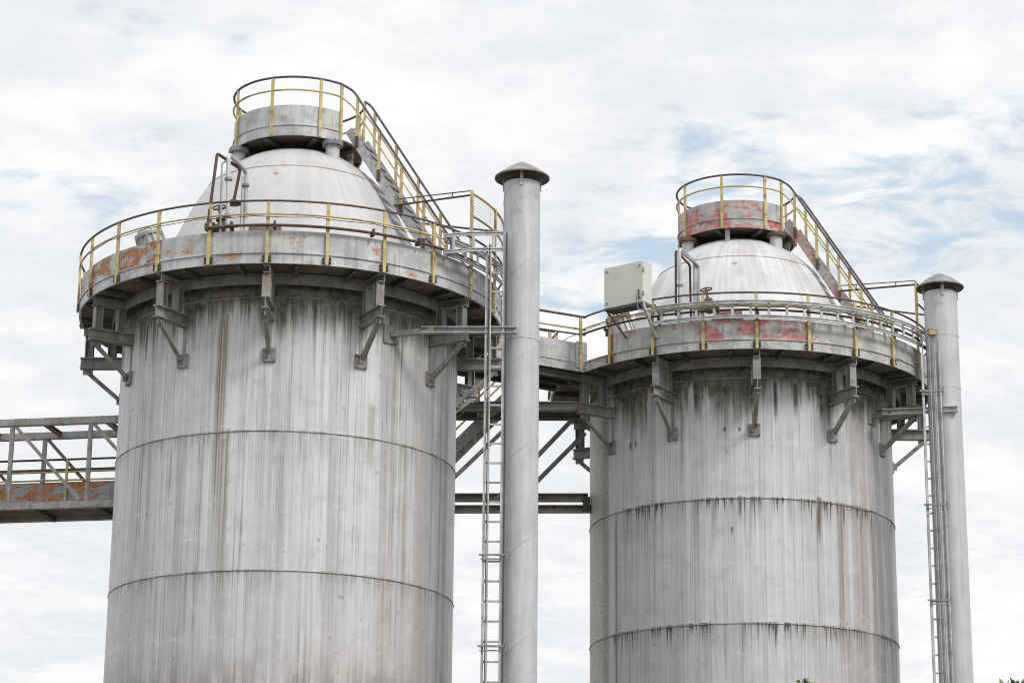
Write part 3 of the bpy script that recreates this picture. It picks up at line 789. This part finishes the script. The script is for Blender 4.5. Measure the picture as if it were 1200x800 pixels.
# ------------------------------------------------------------------ cable ladders
def cable_ladder(x0, x1, y, ztop0, ztop1, yst, label, cables, brk, cable_label):
    """vertical ladder on stand-offs from the stack"""
    t = thing('cable_ladder', label, 'cable ladder', ((x0 + x1) / 2, y, 0), 'vertical cable ladders on the stacks')
    for x, zt in ((x0, ztop0), (x1, ztop1)):
        bm = BM(); box(bm, (x, y, zt / 2), (.05, .07, zt)); obj('side_rail', bm, 'galv_light', t)
    first = None; z = .4; n = 0
    while z < ztop0 - .2:
        loc = Vector(((x0 + x1) / 2, y, z)) - origin(t)
        if first is None:
            bm = BM(); box(bm, (0, 0, 0), (abs(x1 - x0) - .05, .03, .035)); first = obj('rung', bm, 'galv', t, at=loc + origin(t))
        else: clone(first, t, loc)
        z += .378
    for zb in brk:
        bm = BM()
        box(bm, ((x0 + x1) / 2 - .01, y - .06, zb), (abs(x1 - x0) + .15, .03, .035)); box(bm, ((x0 + x1) / 2 - .02, y - .06, zb - .08), (abs(x1 - x0) + .06, .025, .025))
        box(bm, (x1 + .10, (y + yst) / 2, zb), (.05, abs(yst - y), .05)); box(bm, (x1 + .11, y - .02, zb), (.04, .04, .17))
        obj('standoff_bracket', bm, 'steel', t)
    for i, (x, r, mt, zt) in enumerate(cables):
        bm = BM(); tube(bm, [(x, y - .055 - .012 * (i % 2), .1), (x + .006, y - .055, zt * .5), (x, y - .055 - .01 * (i % 2), zt)], r, 6)
        obj('cable', bm, mt, t)
    return t
cable_ladder(-.50, -.17, 45.15, 16.80, 17.12, sA[1] - .3, 'pale open rung cable ladder standing before the spiral seamed stack',
             [(-.425, .018, 'galv', 16.85), (-.455, .012, 'brown', 16.85), (-.122, .019, 'brown', 17.08)], (10.72, 9.0, 7.2, 5.4), '')
cable_ladder(8.87, 9.18, 50.86, 16.4, 16.4, sB[1] - .3, 'narrow cable ladder filled with cables before the right hand stack',
             [(8.99, .016, 'cable', 16.5), (9.03, .014, 'galv', 16.6), (9.07, .018, 'cable', 16.5), (9.105, .012, 'galv', 16.5), (9.14, .018, 'galv_light', 16.6), (9.205, .012, 'cable', 16.7), (9.235, .02, 'galv_light', 16.7)], (15.55, 13.05, 11.0, 8.9), '')
# horizontal tray turning from the ladder to the ring
def tray_run(name, label, pts_top, drop, rung_step, mat, loc, group, cables=0):
    t = thing(name, label, 'cable tray', loc, group)
    for k, h in enumerate((0, -drop)):
        bm = BM()
        for a, b in zip(pts_top, pts_top[1:]):
            extrude(bm, sec_C(.035, .075), Vector(a) + Vector((0, 0, h)), Vector(b) + Vector((0, 0, h)))
        obj('side_rail', bm, mat, t)
    # rungs at even steps along the run
    acc = rung_step * .5
    for a, b in zip(pts_top, pts_top[1:]):
        a, b = Vector(a), Vector(b); L = (b - a).length; d = (b - a).normalized(); ang = math.degrees(math.atan2(d.y, d.x))
        while acc < L:
            p = a + d * acc; bm = BM(); box(bm, p + Vector((0, 0, -drop / 2)), (.055, .03, drop - .075), rotz(ang)); obj('rung', bm, mat, t); acc += rung_step
        acc -= L
    for i in range(cables):
        bm = BM(); off = Vector((0, .03 * (1 if i % 2 else -1), -.05 - .03 * i))
        tube(bm, [Vector(p) + off + Vector((0, 0, random.uniform(-.012, .012))) for p in pts_top], .011, 6); obj('cable', bm, 'cable', t)
    return t
tray_run('cable_tray', 'short straight cable tray from the ring guardrail to the ladder by the spiral seamed stack', [(-1.34, 44.86, 16.93), (-.80, 45.0, 17.03), (-.17, 45.15, 17.09)], .33, .40, 'galv', (-1.34, 44.86, 16.6), 'cable trays at the ring platforms')
tray_run('cable_tray', 'curved cable tray behind the ladder, along the rail of the orange rusted platform', arcpts(cA, 4.50, 16.90, -45, 6, 4), .32, .42, 'galv', pol(cA, 4.5, -45, 16.6), 'cable trays at the ring platforms', 3)
tray_run('cable_tray', 'long curved cable tray along the front rail of the red patched platform', arcpts(cB, 4.50, 17.06, -119, -24, 4), .33, .385, 'galv_light', pol(cB, 4.5, -119, 16.7), 'cable trays at the ring platforms', 3)

# ------------------------------------------------------------------ pipes, valves on the domes
t = thing('vent_pipe', 'grey steel pipe arch over the rail in front of the grey dome', 'pipe', (-5.45, 44.1, 16.1), 'grey pipe arches at the domes')
bm = BM(); tube(bm, bend([(-5.42, 44.1, 16.1), (-5.48, 44.1, 18.29), (-5.24, 45.0, 18.27), (-5.2, 45.0, 16.9)], .12), .042, 10); obj('pipe', bm, 'galv_light', t)
for q in ((-5.45, 44.1, 17.0), (-5.463, 44.1, 17.75), (-5.232, 45.0, 17.95)):
    bm = BM(); lathe(bm, q, [(.05, 0), (.075, 0), (.075, .05), (.05, .05)], 14); obj('clamp', bm, 'steel', t)
bm = BM(); tube(bm, bend([(-5.57, 44.12, 16.3), (-5.60, 44.12, 18.1), (-5.47, 44.15, 18.2)], .05), .022, 6); tube(bm, [(-5.30, 44.98, 18.15), (-5.29, 44.98, 16.9)], .02, 6); obj('conduit', bm, 'galv', t)

t = thing('gooseneck_pipe', 'rusty gooseneck pipe ending in a round disc, left of the grey pipe arch', 'pipe', (-5.78, 43.85, 16.6), 'rusty gooseneck pipes')
bm = BM(); tube(bm, bend([(-5.2, 43.70, 16.69), (-5.79, 43.86, 16.69), (-5.68, 43.95, 18.24), (-5.32, 44.75, 18.22), (-5.42, 44.75, 17.56)], .06), .031, 8); obj('pipe', bm, 'brown', t)
bm = BM(); lathe(bm, (-5.42, 44.75, 17.50), [(.02, .12), (.05, .07), (.14, .045), (.145, .0), (.13, -.01), (.0, -.01)], 24); obj('disc', bm, 'brown', t)

t = thing('rail_pipe', 'long rusty pipe clipped along the fascia top of the orange rusted platform', 'pipe', pol(cA, 4.40, -100, 16.69), 'rusty pipes along the ring fascias')
bm = BM(); tube(bm, arcpts(cA, 4.40, 16.69, -102, -14), .03, 8); obj('pipe', bm, 'brown', t)
for a in (-107, -89.7, -65, -52, -40):
    bm = BM(); p = pol(cA, 4.36, a, 16.66); box(bm, p, (.13, .05, .05), rotz(a)); box(bm, pol(cA, 4.41, a, 16.70), (.09, .035, .13), rotz(a)); obj('clip', bm, 'bolt', t)
t = thing('rail_pipe', 'rusty pipe along the fascia top of the red patched platform, under the beige cabinet', 'pipe', pol(cB, 4.36, -120, 16.85), 'rusty pipes along the ring fascias')
bm = BM(); tube(bm, arcpts(cB, 4.37, 16.92, -147, -118), .026, 8); tube(bm, arcpts(cB, 4.37, 16.92, -118, -28), .026, 8); obj('pipe', bm, 'brown', t)
for a in (-136, -118, -90, -60, -45):
    bm = BM(); p = pol(cB, 4.36, a, 16.84); box(bm, p, (.16, .05, .06), rotz(a)); box(bm, p + Vector((0, 0, -.08)), (.05, .04, .13), rotz(a)); obj('clip', bm, 'bolt', t)

def valve(p, mat, label):
    p = Vector(p)
    t = thing('gate_valve', label, 'valve', p, 'hand wheel valves beside the domes')
    bm = BM(); ax = Vector((1, -.15, 0)).normalized()
    lathe(bm, p - ax * .2, [(.09, 0), (.13, .0), (.13, .04), (.075, .05), (.11, .14), (.13, .2), (.11, .26), (.075, .35), (.13, .36), (.13, .40), (.09, .40)], 18, ax); obj('body', bm, mat, t)
    bm = BM(); s = Vector((-.18, 0, 1)).normalized()
    tube(bm, [p + s * .05, p + s * .16, p + s * .20, p + s * .44], [.075, .065, .035, .026], 10)
    lathe(bm, p + s * .18, [(.03, -.02), (.1, -.02), (.1, .03), (.03, .03)], 12, s); obj('bonnet', bm, mat, t)
    bm = BM(); rot = s.to_track_quat('Z', 'Y').to_matrix(); q = p + s * .43
    tube(bm, [q + rot @ Vector((.125 * cos(2 * pi * k / 20), .125 * sin(2 * pi * k / 20), 0)) for k in range(20)], .014, 6, True)
    for k in range(3):
        a = 2 * pi * k / 3; tube(bm, [q, q + rot @ Vector((.125 * cos(a), .125 * sin(a), 0))], .010, 5)
    obj('hand_wheel', bm, 'bolt', t)
    return t
valve((-5.62, 44.75, 17.0), 'bolt', 'dark rusty valve with a tilted hand wheel beside the grey pipe arch')
valve((4.27, 50.55, 17.28), 'rust_plate', 'rusty valve with a hand wheel behind the long curved cable tray')

t = thing('vent_pipe', 'pair of thin grey pipes with an elbow, in front of the white dome', 'pipe', (3.6, 50.0, 16.3), 'grey pipe arches at the domes')
bm = BM(); tube(bm, bend([(3.60, 50.0, 16.4), (3.58, 50.0, 18.46), (3.98, 50.72, 18.38), (3.95, 50.72, 16.9)], .12), .045, 10); obj('pipe', bm, 'galv_light', t)
bm = BM(); tube(bm, bend([(3.62, 50.08, 18.40), (4.06, 50.72, 18.30), (4.03, 50.72, 17.0)], .12), .03, 8); obj('conduit', bm, 'galv', t)
for z in (17.1, 17.6):
    bm = BM(); lathe(bm, (3.59, 50.0, z), [(.045, 0), (.066, 0), (.066, .04), (.045, .04)], 12); obj('clamp', bm, 'steel', t)
t = thing('gooseneck_pipe', 'thin dark rusty pipe pair beside the thin grey pipes before the white dome', 'pipe', (3.5, 50.05, 16.9), 'rusty gooseneck pipes')
bm = BM(); tube(bm, bend([(3.50, 50.05, 16.95), (3.51, 50.05, 18.43), (3.87, 50.8, 18.34), (3.88, 50.8, 16.95)], .08), .025, 8); obj('pipe', bm, 'brown', t)

# ------------------------------------------------------------------ beige cabinet on the right platform
ph0, ph1 = -132.7, -120.55
P0, P1 = pol(cB, 4.75, ph0, 0), pol(cB, 4.75, ph1, 0)
tx = (P1 - P0).normalized(); nx = Vector((tx.y, -tx.x, 0))
if nx.dot(P0 - Vector((BX, BY, 0))) < 0: nx = -nx
wid = (P1 - P0).length; cz0, cz1 = 17.16, 18.08
ctr = (P0 + P1) / 2 - nx * .19
ang = math.degrees(math.atan2(tx.y, tx.x))
t = thing('equipment_cabinet', 'beige metal cabinet on struts above the red patched platform rail', 'cabinet', (ctr.x, ctr.y, cz0))
bm = BM(); box(bm, (ctr.x, ctr.y, (cz0 + cz1) / 2 + .01), (wid, .36, cz1 - cz0), rotz(ang))
bmesh.ops.bevel(bm, geom=bm.edges[:], offset=.012, segments=2, affect='EDGES'); obj('body', bm, 'cabinet', t)
bm = BM(); box(bm, (ctr.x, ctr.y, cz0 - .01), (wid - .04, .33, .05), rotz(ang)); obj('base_tray', bm, 'steel_dark', t)
fc = (P0 + P1) / 2
for sx in (-.42, .42):
    for zz in (cz0 + .12, cz1 - .09):
        bm = BM(); q = fc + tx * (sx * wid) + nx * .006; lathe(bm, (q.x, q.y, zz), [(.022, -.01), (.022, .014), (.0, .018)], 12, nx); obj('screw', bm, 'steel', t)
bm = BM()
for i in range(4):
    q = fc + tx * (wid * .5 - .10) + nx * .008; lathe(bm, (q.x, q.y, cz0 + .10 + i * .055), [(.02, -.01), (.02, .02), (.0, .022)], 10, nx)
obj('cable_gland', bm, 'bolt', t)
bm = BM()
for i in range(3):
    q = fc + tx * (wid * .5 - .10) + nx * .028; q = Vector((q.x, q.y, cz0 + .10 + i * .055)); e = pol(cB, 4.5, -117.5 + i, 17.0 - .05 * i)
    tube(bm, bend([q, q + nx * .07 + Vector((0, 0, -.03)), q + nx * .05 + tx * .03 + Vector((0, 0, -.28 - .05 * i)), e], .06), .009, 6)
obj('cable', bm, 'cable', t)
bm = BM(); q = fc - nx * .02 + tx * (wid * .5 + .006)
for zz in (cz0 + .2, cz1 - .2): box(bm, (q.x, q.y, zz), (.02, .05, .09), rotz(ang))
obj('hinge', bm, 'steel', t)
for fr, z1_, off in ((.46, 16.45, .10), (-.48, 16.55, .12), (.62, 16.75, .2)):
    a = fc + tx * (wid * fr * .98) - nx * (.03 if fr < .6 else .3); b = pol(cB, 4.33, math.degrees(math.atan2(a.y - BY, a.x - BX)) + (2.0 if fr > 0 else 3.5), z1_)
    bm = BM(); extrude(bm, sec_L(.035, .035, .014) if fr != .46 else sec_box(.06, .05), (a.x, a.y, cz0 + .06 if fr == .46 else cz0), b); obj('strut', bm, 'galv' if fr == .46 else 'steel_dark', t)

# small junction box on the right stack
p = Vector((9.14, 51.06, 16.93))
t = thing('junction_box', 'small tan junction box on the side of the right hand stack', 'junction box', p)
bm = BM(); box(bm, p, (.15, .12, .12), rotz(12)); bmesh.ops.bevel(bm, geom=bm.edges[:], offset=.01, segments=1, affect='EDGES'); obj('housing', bm, simple('tan_plastic', (.50, .36, .17), (.42, .30, .14), rough=.5), t)
bm = BM(); box(bm, p + Vector((0, .02, .065)), (.17, .15, .018), rotz(12)); obj('lid', bm, 'steel', t)
bm = BM(); tube(bm, bend([p + Vector((-.07, 0, -.02)), p + Vector((-.22, -.1, -.06)), p + Vector((-.24, -.16, -.5))], .08), .012, 6); obj('cable', bm, 'cable', t)

# ------------------------------------------------------------------ walkway joining the two rings
Bc = pol(cB, 4.30, -146.8, 0); Ac = pol(cA, 4.30, 28.8, 0)
wd = (Bc - Ac).normalized(); wn = Vector((-wd.y, wd.x, 0)); wang = math.degrees(math.atan2(wd.y, wd.x))
Lw = (Bc - Ac).length; zo = DB * .8
t = thing('link_walkway', 'short grey walkway joining the two ring platforms behind the spiral seamed stack', 'walkway', (Ac.x, Ac.y, 15.9))
mid = (Ac + Bc) / 2
bm = BM(); q = mid + wn * .62; box(bm, (q.x, q.y, 16.04 + zo), (Lw, 1.20, .04), rotz(wang)); obj('deck', bm, 'boards', t)
for w, nm in ((0, 'near'), (1.24, 'far')):
    q = mid + wn * w
    bm = BM(); box(bm, (q.x, q.y, 16.07 + zo), (Lw - .01, .03, .19), rotz(wang)); box(bm, (q.x, q.y, 16.172 + zo), (Lw - .01, .06, .018), rotz(wang)); obj('edge_beam', bm, 'fascia_worn', t)
    bm = BM(); box(bm, (q.x, q.y, 16.40 + zo), (Lw - .02, .02, .435), rotz(wang)); obj('fascia_panel', bm, 'fascia_worn', t)
for w in (.14, .62, 1.1):
    a, b = Ac + wn * w, Bc + wn * w
    bm = BM(); extrude(bm, sec_I(.14, .20), (a.x, a.y, 15.905 + zo), (b.x, b.y, 15.905 + zo)); obj('girder', bm, 'steel_dark', t)
bm = BM(); q = Bc - wd * .10 - wn * .03; box(bm, (q.x, q.y, 16.35 + zo), (.28, .012, .60), rotz(wang)); obj('joint_plate', bm, 'galv', t)
t = thing('walkway_guardrail', 'straight yellow post guardrail on the short walkway between the two rings', 'guardrail', (Ac.x, Ac.y, 16.0))
for w in (-.03, 1.27):
    a, b = Ac + wn * w, Bc + wn * w
    for z, r, mt, nm in ((17.27, .03, 'rail', 'top_rail'), (16.98, .022, 'yellow', 'mid_rail'), (16.86, .02, 'brown', 'low_rail')):
        bm = BM(); tube(bm, [(a.x, a.y, z + (0 if nm != 'low_rail' else -.03)), (b.x, b.y, z + .05)], r, 8); obj(nm, bm, mt, t)
    for s in (.15, Lw * .5, Lw - .12):
        q = a + wd * s; bm = BM(); box(bm, (q.x, q.y, 16.68), (.06, .045, 1.22), rotz(wang)); obj('post', bm, 'yellow', t)

# ------------------------------------------------------------------ steelwork behind, between the silos
def beam(name, a, b, sec, mat, label, cat='beam', group=None):
    bm = BM(); extrude(bm, sec, a, b)
    o = obj(name, bm, mat, None, at=None); 
    # put the origin at the beam's first end
    v0 = Vector(a)
    for v in o.data.vertices: v.co -= v0
    o.location = v0
    return tag(o, label, cat, group)
G = 'horizontal beams behind the spiral seamed stack'
beam('link_beam', (-2.1, 51.7, 15.33), (1.44, 51.7, 15.36), sec_I(.20, .19), 'steel', 'upper grey beam behind the stack, just below the round platforms, front one of two', 'beam', G)
beam('link_beam', (-2.1, 52.5, 15.34), (1.60, 52.5, 15.37), sec_I(.20, .19), 'steel_dark', 'upper dark beam behind the stack, the rear one of two under the walkway', 'beam', G)
beam('link_beam', (-4.2, 53.6, 13.70), (1.74, 53.6, 13.76), sec_C(.18, .17), 'truss', 'lower horizontal beam between the silos, upper one of two', 'beam', G)
beam('link_beam', (-4.2, 53.6, 13.43), (1.80, 53.6, 13.50), sec_C(.18, .16), 'truss', 'lowest horizontal beam between the silos, lower one of two', 'beam', G)
bm = BM(); box(bm, (1.70, 53.55, 13.59), (.16, .20, .32)); o = obj('beam_packer', bm, 'steel_dark'); tag(o, 'dark steel packer between the two lower beams at the silo wall', 'packer')
beam('rear_column', (-3.9, 53.75, 0), (-3.9, 53.75, 15.3), sec_I(.25, .25), 'steel', 'steel column behind the silo with long brown streaks, carrying the beams', 'column')
G = 'diagonal braces behind the spiral seamed stack'
beam('diagonal_brace', (1.66, 53.2, 15.15), (-.1, 53.4, 13.35), sec_L(.085, .085, .03), 'steel', 'thin diagonal brace, lower of the parallel two right of the spiral seamed stack', 'brace', G)
beam('diagonal_brace', (1.50, 53.0, 15.55), (-.35, 53.3, 13.60), sec_L(.085, .085, .03), 'steel', 'thin diagonal brace, upper of the parallel two right of the spiral seamed stack', 'brace', G)
beam('diagonal_brace', (-.15, 52.2, 14.95), (-1.75, 52.2, 13.35), sec_L(.08, .08, .03), 'steel', 'thin diagonal brace seen through the rungs of the ladder before the spiral seamed stack', 'brace', G)

# rear stair seen between the left silo and its stack
t = thing('rear_stair', 'grey steel stair with yellow rails climbing behind the ladder of the spiral seamed stack', 'stair', (-2.9, 52.9, 12.85))
def RP_(q, w, h=0): return Vector((-2.9 + 3.1 * q, 52.5 + w, 12.9 + 3.2 * q + h))
for w in (0, .8):
    bm = BM(); extrude(bm, sec_box(.03, .24), RP_(0, w), RP_(1, w))
    for i in range(16):
        q = RP_((i + .5) / 16, w)
        for s in (-.05, .05): box(bm, q + Vector((s, -.018 if w == 0 else .018, s)), (.03, .03, .03))
    obj('stringer', bm, 'galv', t)
    bm = BM(); tube(bm, [RP_(0, w, 1.0), RP_(1, w, 1.0)], .028, 8); obj('handrail', bm, 'truss_red', t)
    bm = BM(); tube(bm, [RP_(0, w, .62), RP_(1, w, .62)], .024, 8); obj('knee_rail', bm, 'yellow', t)
    for i in range(5):
        q = RP_(.1 + .2 * i, w); bm = BM(); box(bm, q + Vector((0, 0, .5)), (.05, .04, 1.0)); obj('handrail_post', bm, 'yellow', t)
for i in range(15):
    q = RP_((i + .5) / 15, .4); bm = BM(); box(bm, q, (.22, .77, .03)); obj('tread', bm, 'steel', t)
bm = BM(); extrude(bm, sec_C(.10, .18), RP_(.5, -.1, 1.06), RP_(1.0, -.1, 1.06)); obj('raker', bm, 'steel', t)

# ------------------------------------------------------------------ truss footbridge at the left
t = thing('truss_footbridge', 'steel truss footbridge with rusty side panels, reaching the silo wall from the left', 'footbridge', (-7.9, 49.4, 12.4))
TD = Vector((2.5, -.45, 0)).normalized(); TN = Vector((-TD.y, TD.x, 0)); T0 = Vector((-8.1, 48.85, 0))
def TP(s, w, z): q = T0 - TD * s + TN * w; return Vector((q.x, q.y, z))     # s metres away from the silo
LT = 9.0; tang = math.degrees(math.atan2(TD.y, TD.x))
for w in (0, 1.15):
    bm = BM(); extrude(bm, sec_C(.12, .145), TP(-.22, w, 14.235), TP(LT, w, 14.235)); obj('top_chord', bm, 'truss', t)
    bm = BM(); extrude(bm, sec_C(.14, .14), TP(-.22, w, 12.46), TP(LT, w, 12.46)); obj('bottom_chord', bm, 'truss', t)
    for k in range(6):
        s = .58 + 1.70 * k - (.28 if w else 0)
        bm = BM(); extrude(bm, sec_I(.085, .085, .016, .012), TP(s, w, 12.53), TP(s, w, 14.16), (0, 1, 0)); obj('vertical', bm, 'truss' if (w == 0 or k % 2) else 'truss_red', t)
        bm = BM(); dd = .05 if w == 0 else -.05
        extrude(bm, sec_L(.07, .07, .02), TP(s - .08, w, 14.14), TP(s - 1.56, w, 12.55), (0, 1, 0))
        if s - 1.56 > -1.2: obj('diagonal', bm, 'truss' if w == 0 else 'truss_red', t)
        else: bm.free()
for k in range(7):
    s = .3 + 1.35 * k
    bm = BM(); extrude(bm, sec_C(.08, .10), TP(s, .02, 14.25), TP(s, 1.13, 14.25)); obj('cross_beam', bm, 'truss_red' if k % 2 else 'steel', t)
    bm = BM(); extrude(bm, sec_C(.08, .10), TP(s, .08, 12.40), TP(s, 1.07, 12.40)); obj('floor_beam', bm, 'steel_dark', t)
bm = BM(); q = TP(LT / 2 - .1, .575, 12.478); box(bm, q, (LT, 1.0, .03), rotz(tang)); obj('deck', bm, 'boards', t)
M['bridge_plate'] = simple('bridge_side_plate', (.38, .40, .43), (.29, .31, .335), rust=1.7, rough=.6, scale=2.2, rustcol=(.30, .115, .038))
for k in range(8):
    bm = BM(); a, b = TP(-.15 + 1.13 * k, 1.05, 0), TP(.975 + 1.13 * k, 1.05, 0); q = (a + b) / 2
    box(bm, (q.x, q.y, 12.86), ((a - b).length, .012, .68), rotz(tang)); obj('side_panel', bm, 'bridge_plate', t)
for z, r, mt in ((13.68, .024, 'brown'), (13.46, .026, 'steel_dark'), (13.415, .022, 'yellow'), (13.235, .02, 'yellow')):
    bm = BM(); tube(bm, [TP(-.2, 1.02, z), TP(LT, 1.02, z)], r, 8); obj('handrail', bm, mt, t)
for k in range(5):
    bm = BM(); q = TP(1.42 + 1.7 * k, 1.0, 13.1); box(bm, q, (.05, .04, 1.18), rotz(tang)); obj('handrail_post', bm, 'yellow', t)

# ------------------------------------------------------------------ vegetation at the bottom edge
def leaf_face(bm, p, d, up_, L, w):
    d = d.normalized(); s = d.cross(up_).normalized(); n = s.cross(d)
    pts = [p, p + d * L * .3 + s * w * .5 + n * .01, p + d * L * .65 + s * w * .42, p + d * L - n * L * .12, p + d * L * .65 - s * w * .42, p + d * L * .3 - s * w * .5 + n * .01]
    mid = p + d * L * .5 - n * w * .12
    vs = [bm.verts.new(q) for q in pts]; c_ = bm.verts.new(mid)
    for i in range(6): bm.faces.new((vs[i], vs[(i + 1) % 6], c_))
def rnd_dir(zmin=-.3):
    while True:
        v = Vector((random.uniform(-1, 1), random.uniform(-1, 1), random.uniform(zmin, 1)))
        if .1 < v.length < 1: return v.normalized()
def tree(base, height, crown_r, nleaf, label, lsize, cat='tree', name='leafy_tree', tips=(), leafmat='leaf', clip=None):
    b = Vector(base)
    t = thing(name, label, cat, b)
    bm = BM(); tube(bm, [b, b + Vector((.03, .02, height * .3)), b + Vector((-.02, .03, height * .6)), b + Vector((0, 0, height * .9))], [.085, .065, .045, .015], 9)
    ends = []
    for i in range(22):
        z = height * random.uniform(.35, .88); a = random.uniform(0, 2 * pi); L = crown_r * random.uniform(.5, 1.0) * (1.15 - z / height * .6)
        p0 = b + Vector((0, 0, z)); p1 = p0 + Vector((cos(a) * L * .5, sin(a) * L * .5, L * .25)); p2 = p0 + Vector((cos(a) * L, sin(a) * L, L * .42))
        if clip: p2.z = min(p2.z, clip)
        tube(bm, [p0, p1, p2], [.022, .014, .006], 6); ends += [p1, p2, (p1 + p2) / 2]
    for q in tips:
        q = Vector(q); p0 = b + Vector((0, 0, height * .72)); m_ = p0.lerp(q, .55) + Vector((0, 0, .06)); tube(bm, [p0, m_, q], [.02, .012, .004], 6); ends += [q] * 2 + [m_.lerp(q, .6)]
    obj('trunk', bm, 'bark', t)
    bm = BM(); tipset = [Vector(q) for q in tips]
    for i in range(nleaf):
        e = random.choice(ends); p = e + Vector((random.gauss(0, 1), random.gauss(0, 1), random.gauss(0, .8))) * crown_r * .13
        d = rnd_dir(-.4)
        if clip and (p + d * lsize).z > clip:
            p.z = clip - random.uniform(.12, .5)
        leaf_face(bm, p, d, Vector((random.uniform(-.4, .4), random.uniform(-.4, .4), 1)), lsize * random.uniform(.6, 1.15), lsize * random.uniform(.3, .5))
    for q in tipset:
        for i in range(16):
            p = q + Vector((random.gauss(0, .045), random.gauss(0, .04), random.gauss(-.045, .025))); leaf_face(bm, p, rnd_dir(-.1), rnd_dir(-1.), lsize * random.uniform(.6, .95), lsize * .5)
    obj('crown', bm, leafmat, t)
    return t
tree((4.95, 20.0, 0), 4.5, .95, 1500, 'dark green leafy tree whose top leaves enter the lower right corner', .11, tips=((4.09, 19.9, 4.60), (4.19, 19.95, 4.61), (4.29, 20.05, 4.62)), clip=4.50)
tree((4.15, 35.0, 0), 6.3, .8, 900, 'slender sapling with yellow green tips in front of the dripping silo', .10, tips=((4.21, 35, 6.88), (3.75, 35.1, 6.76), (3.90, 35, 6.78)), leafmat='leaf_young', name='sapling', clip=6.55)
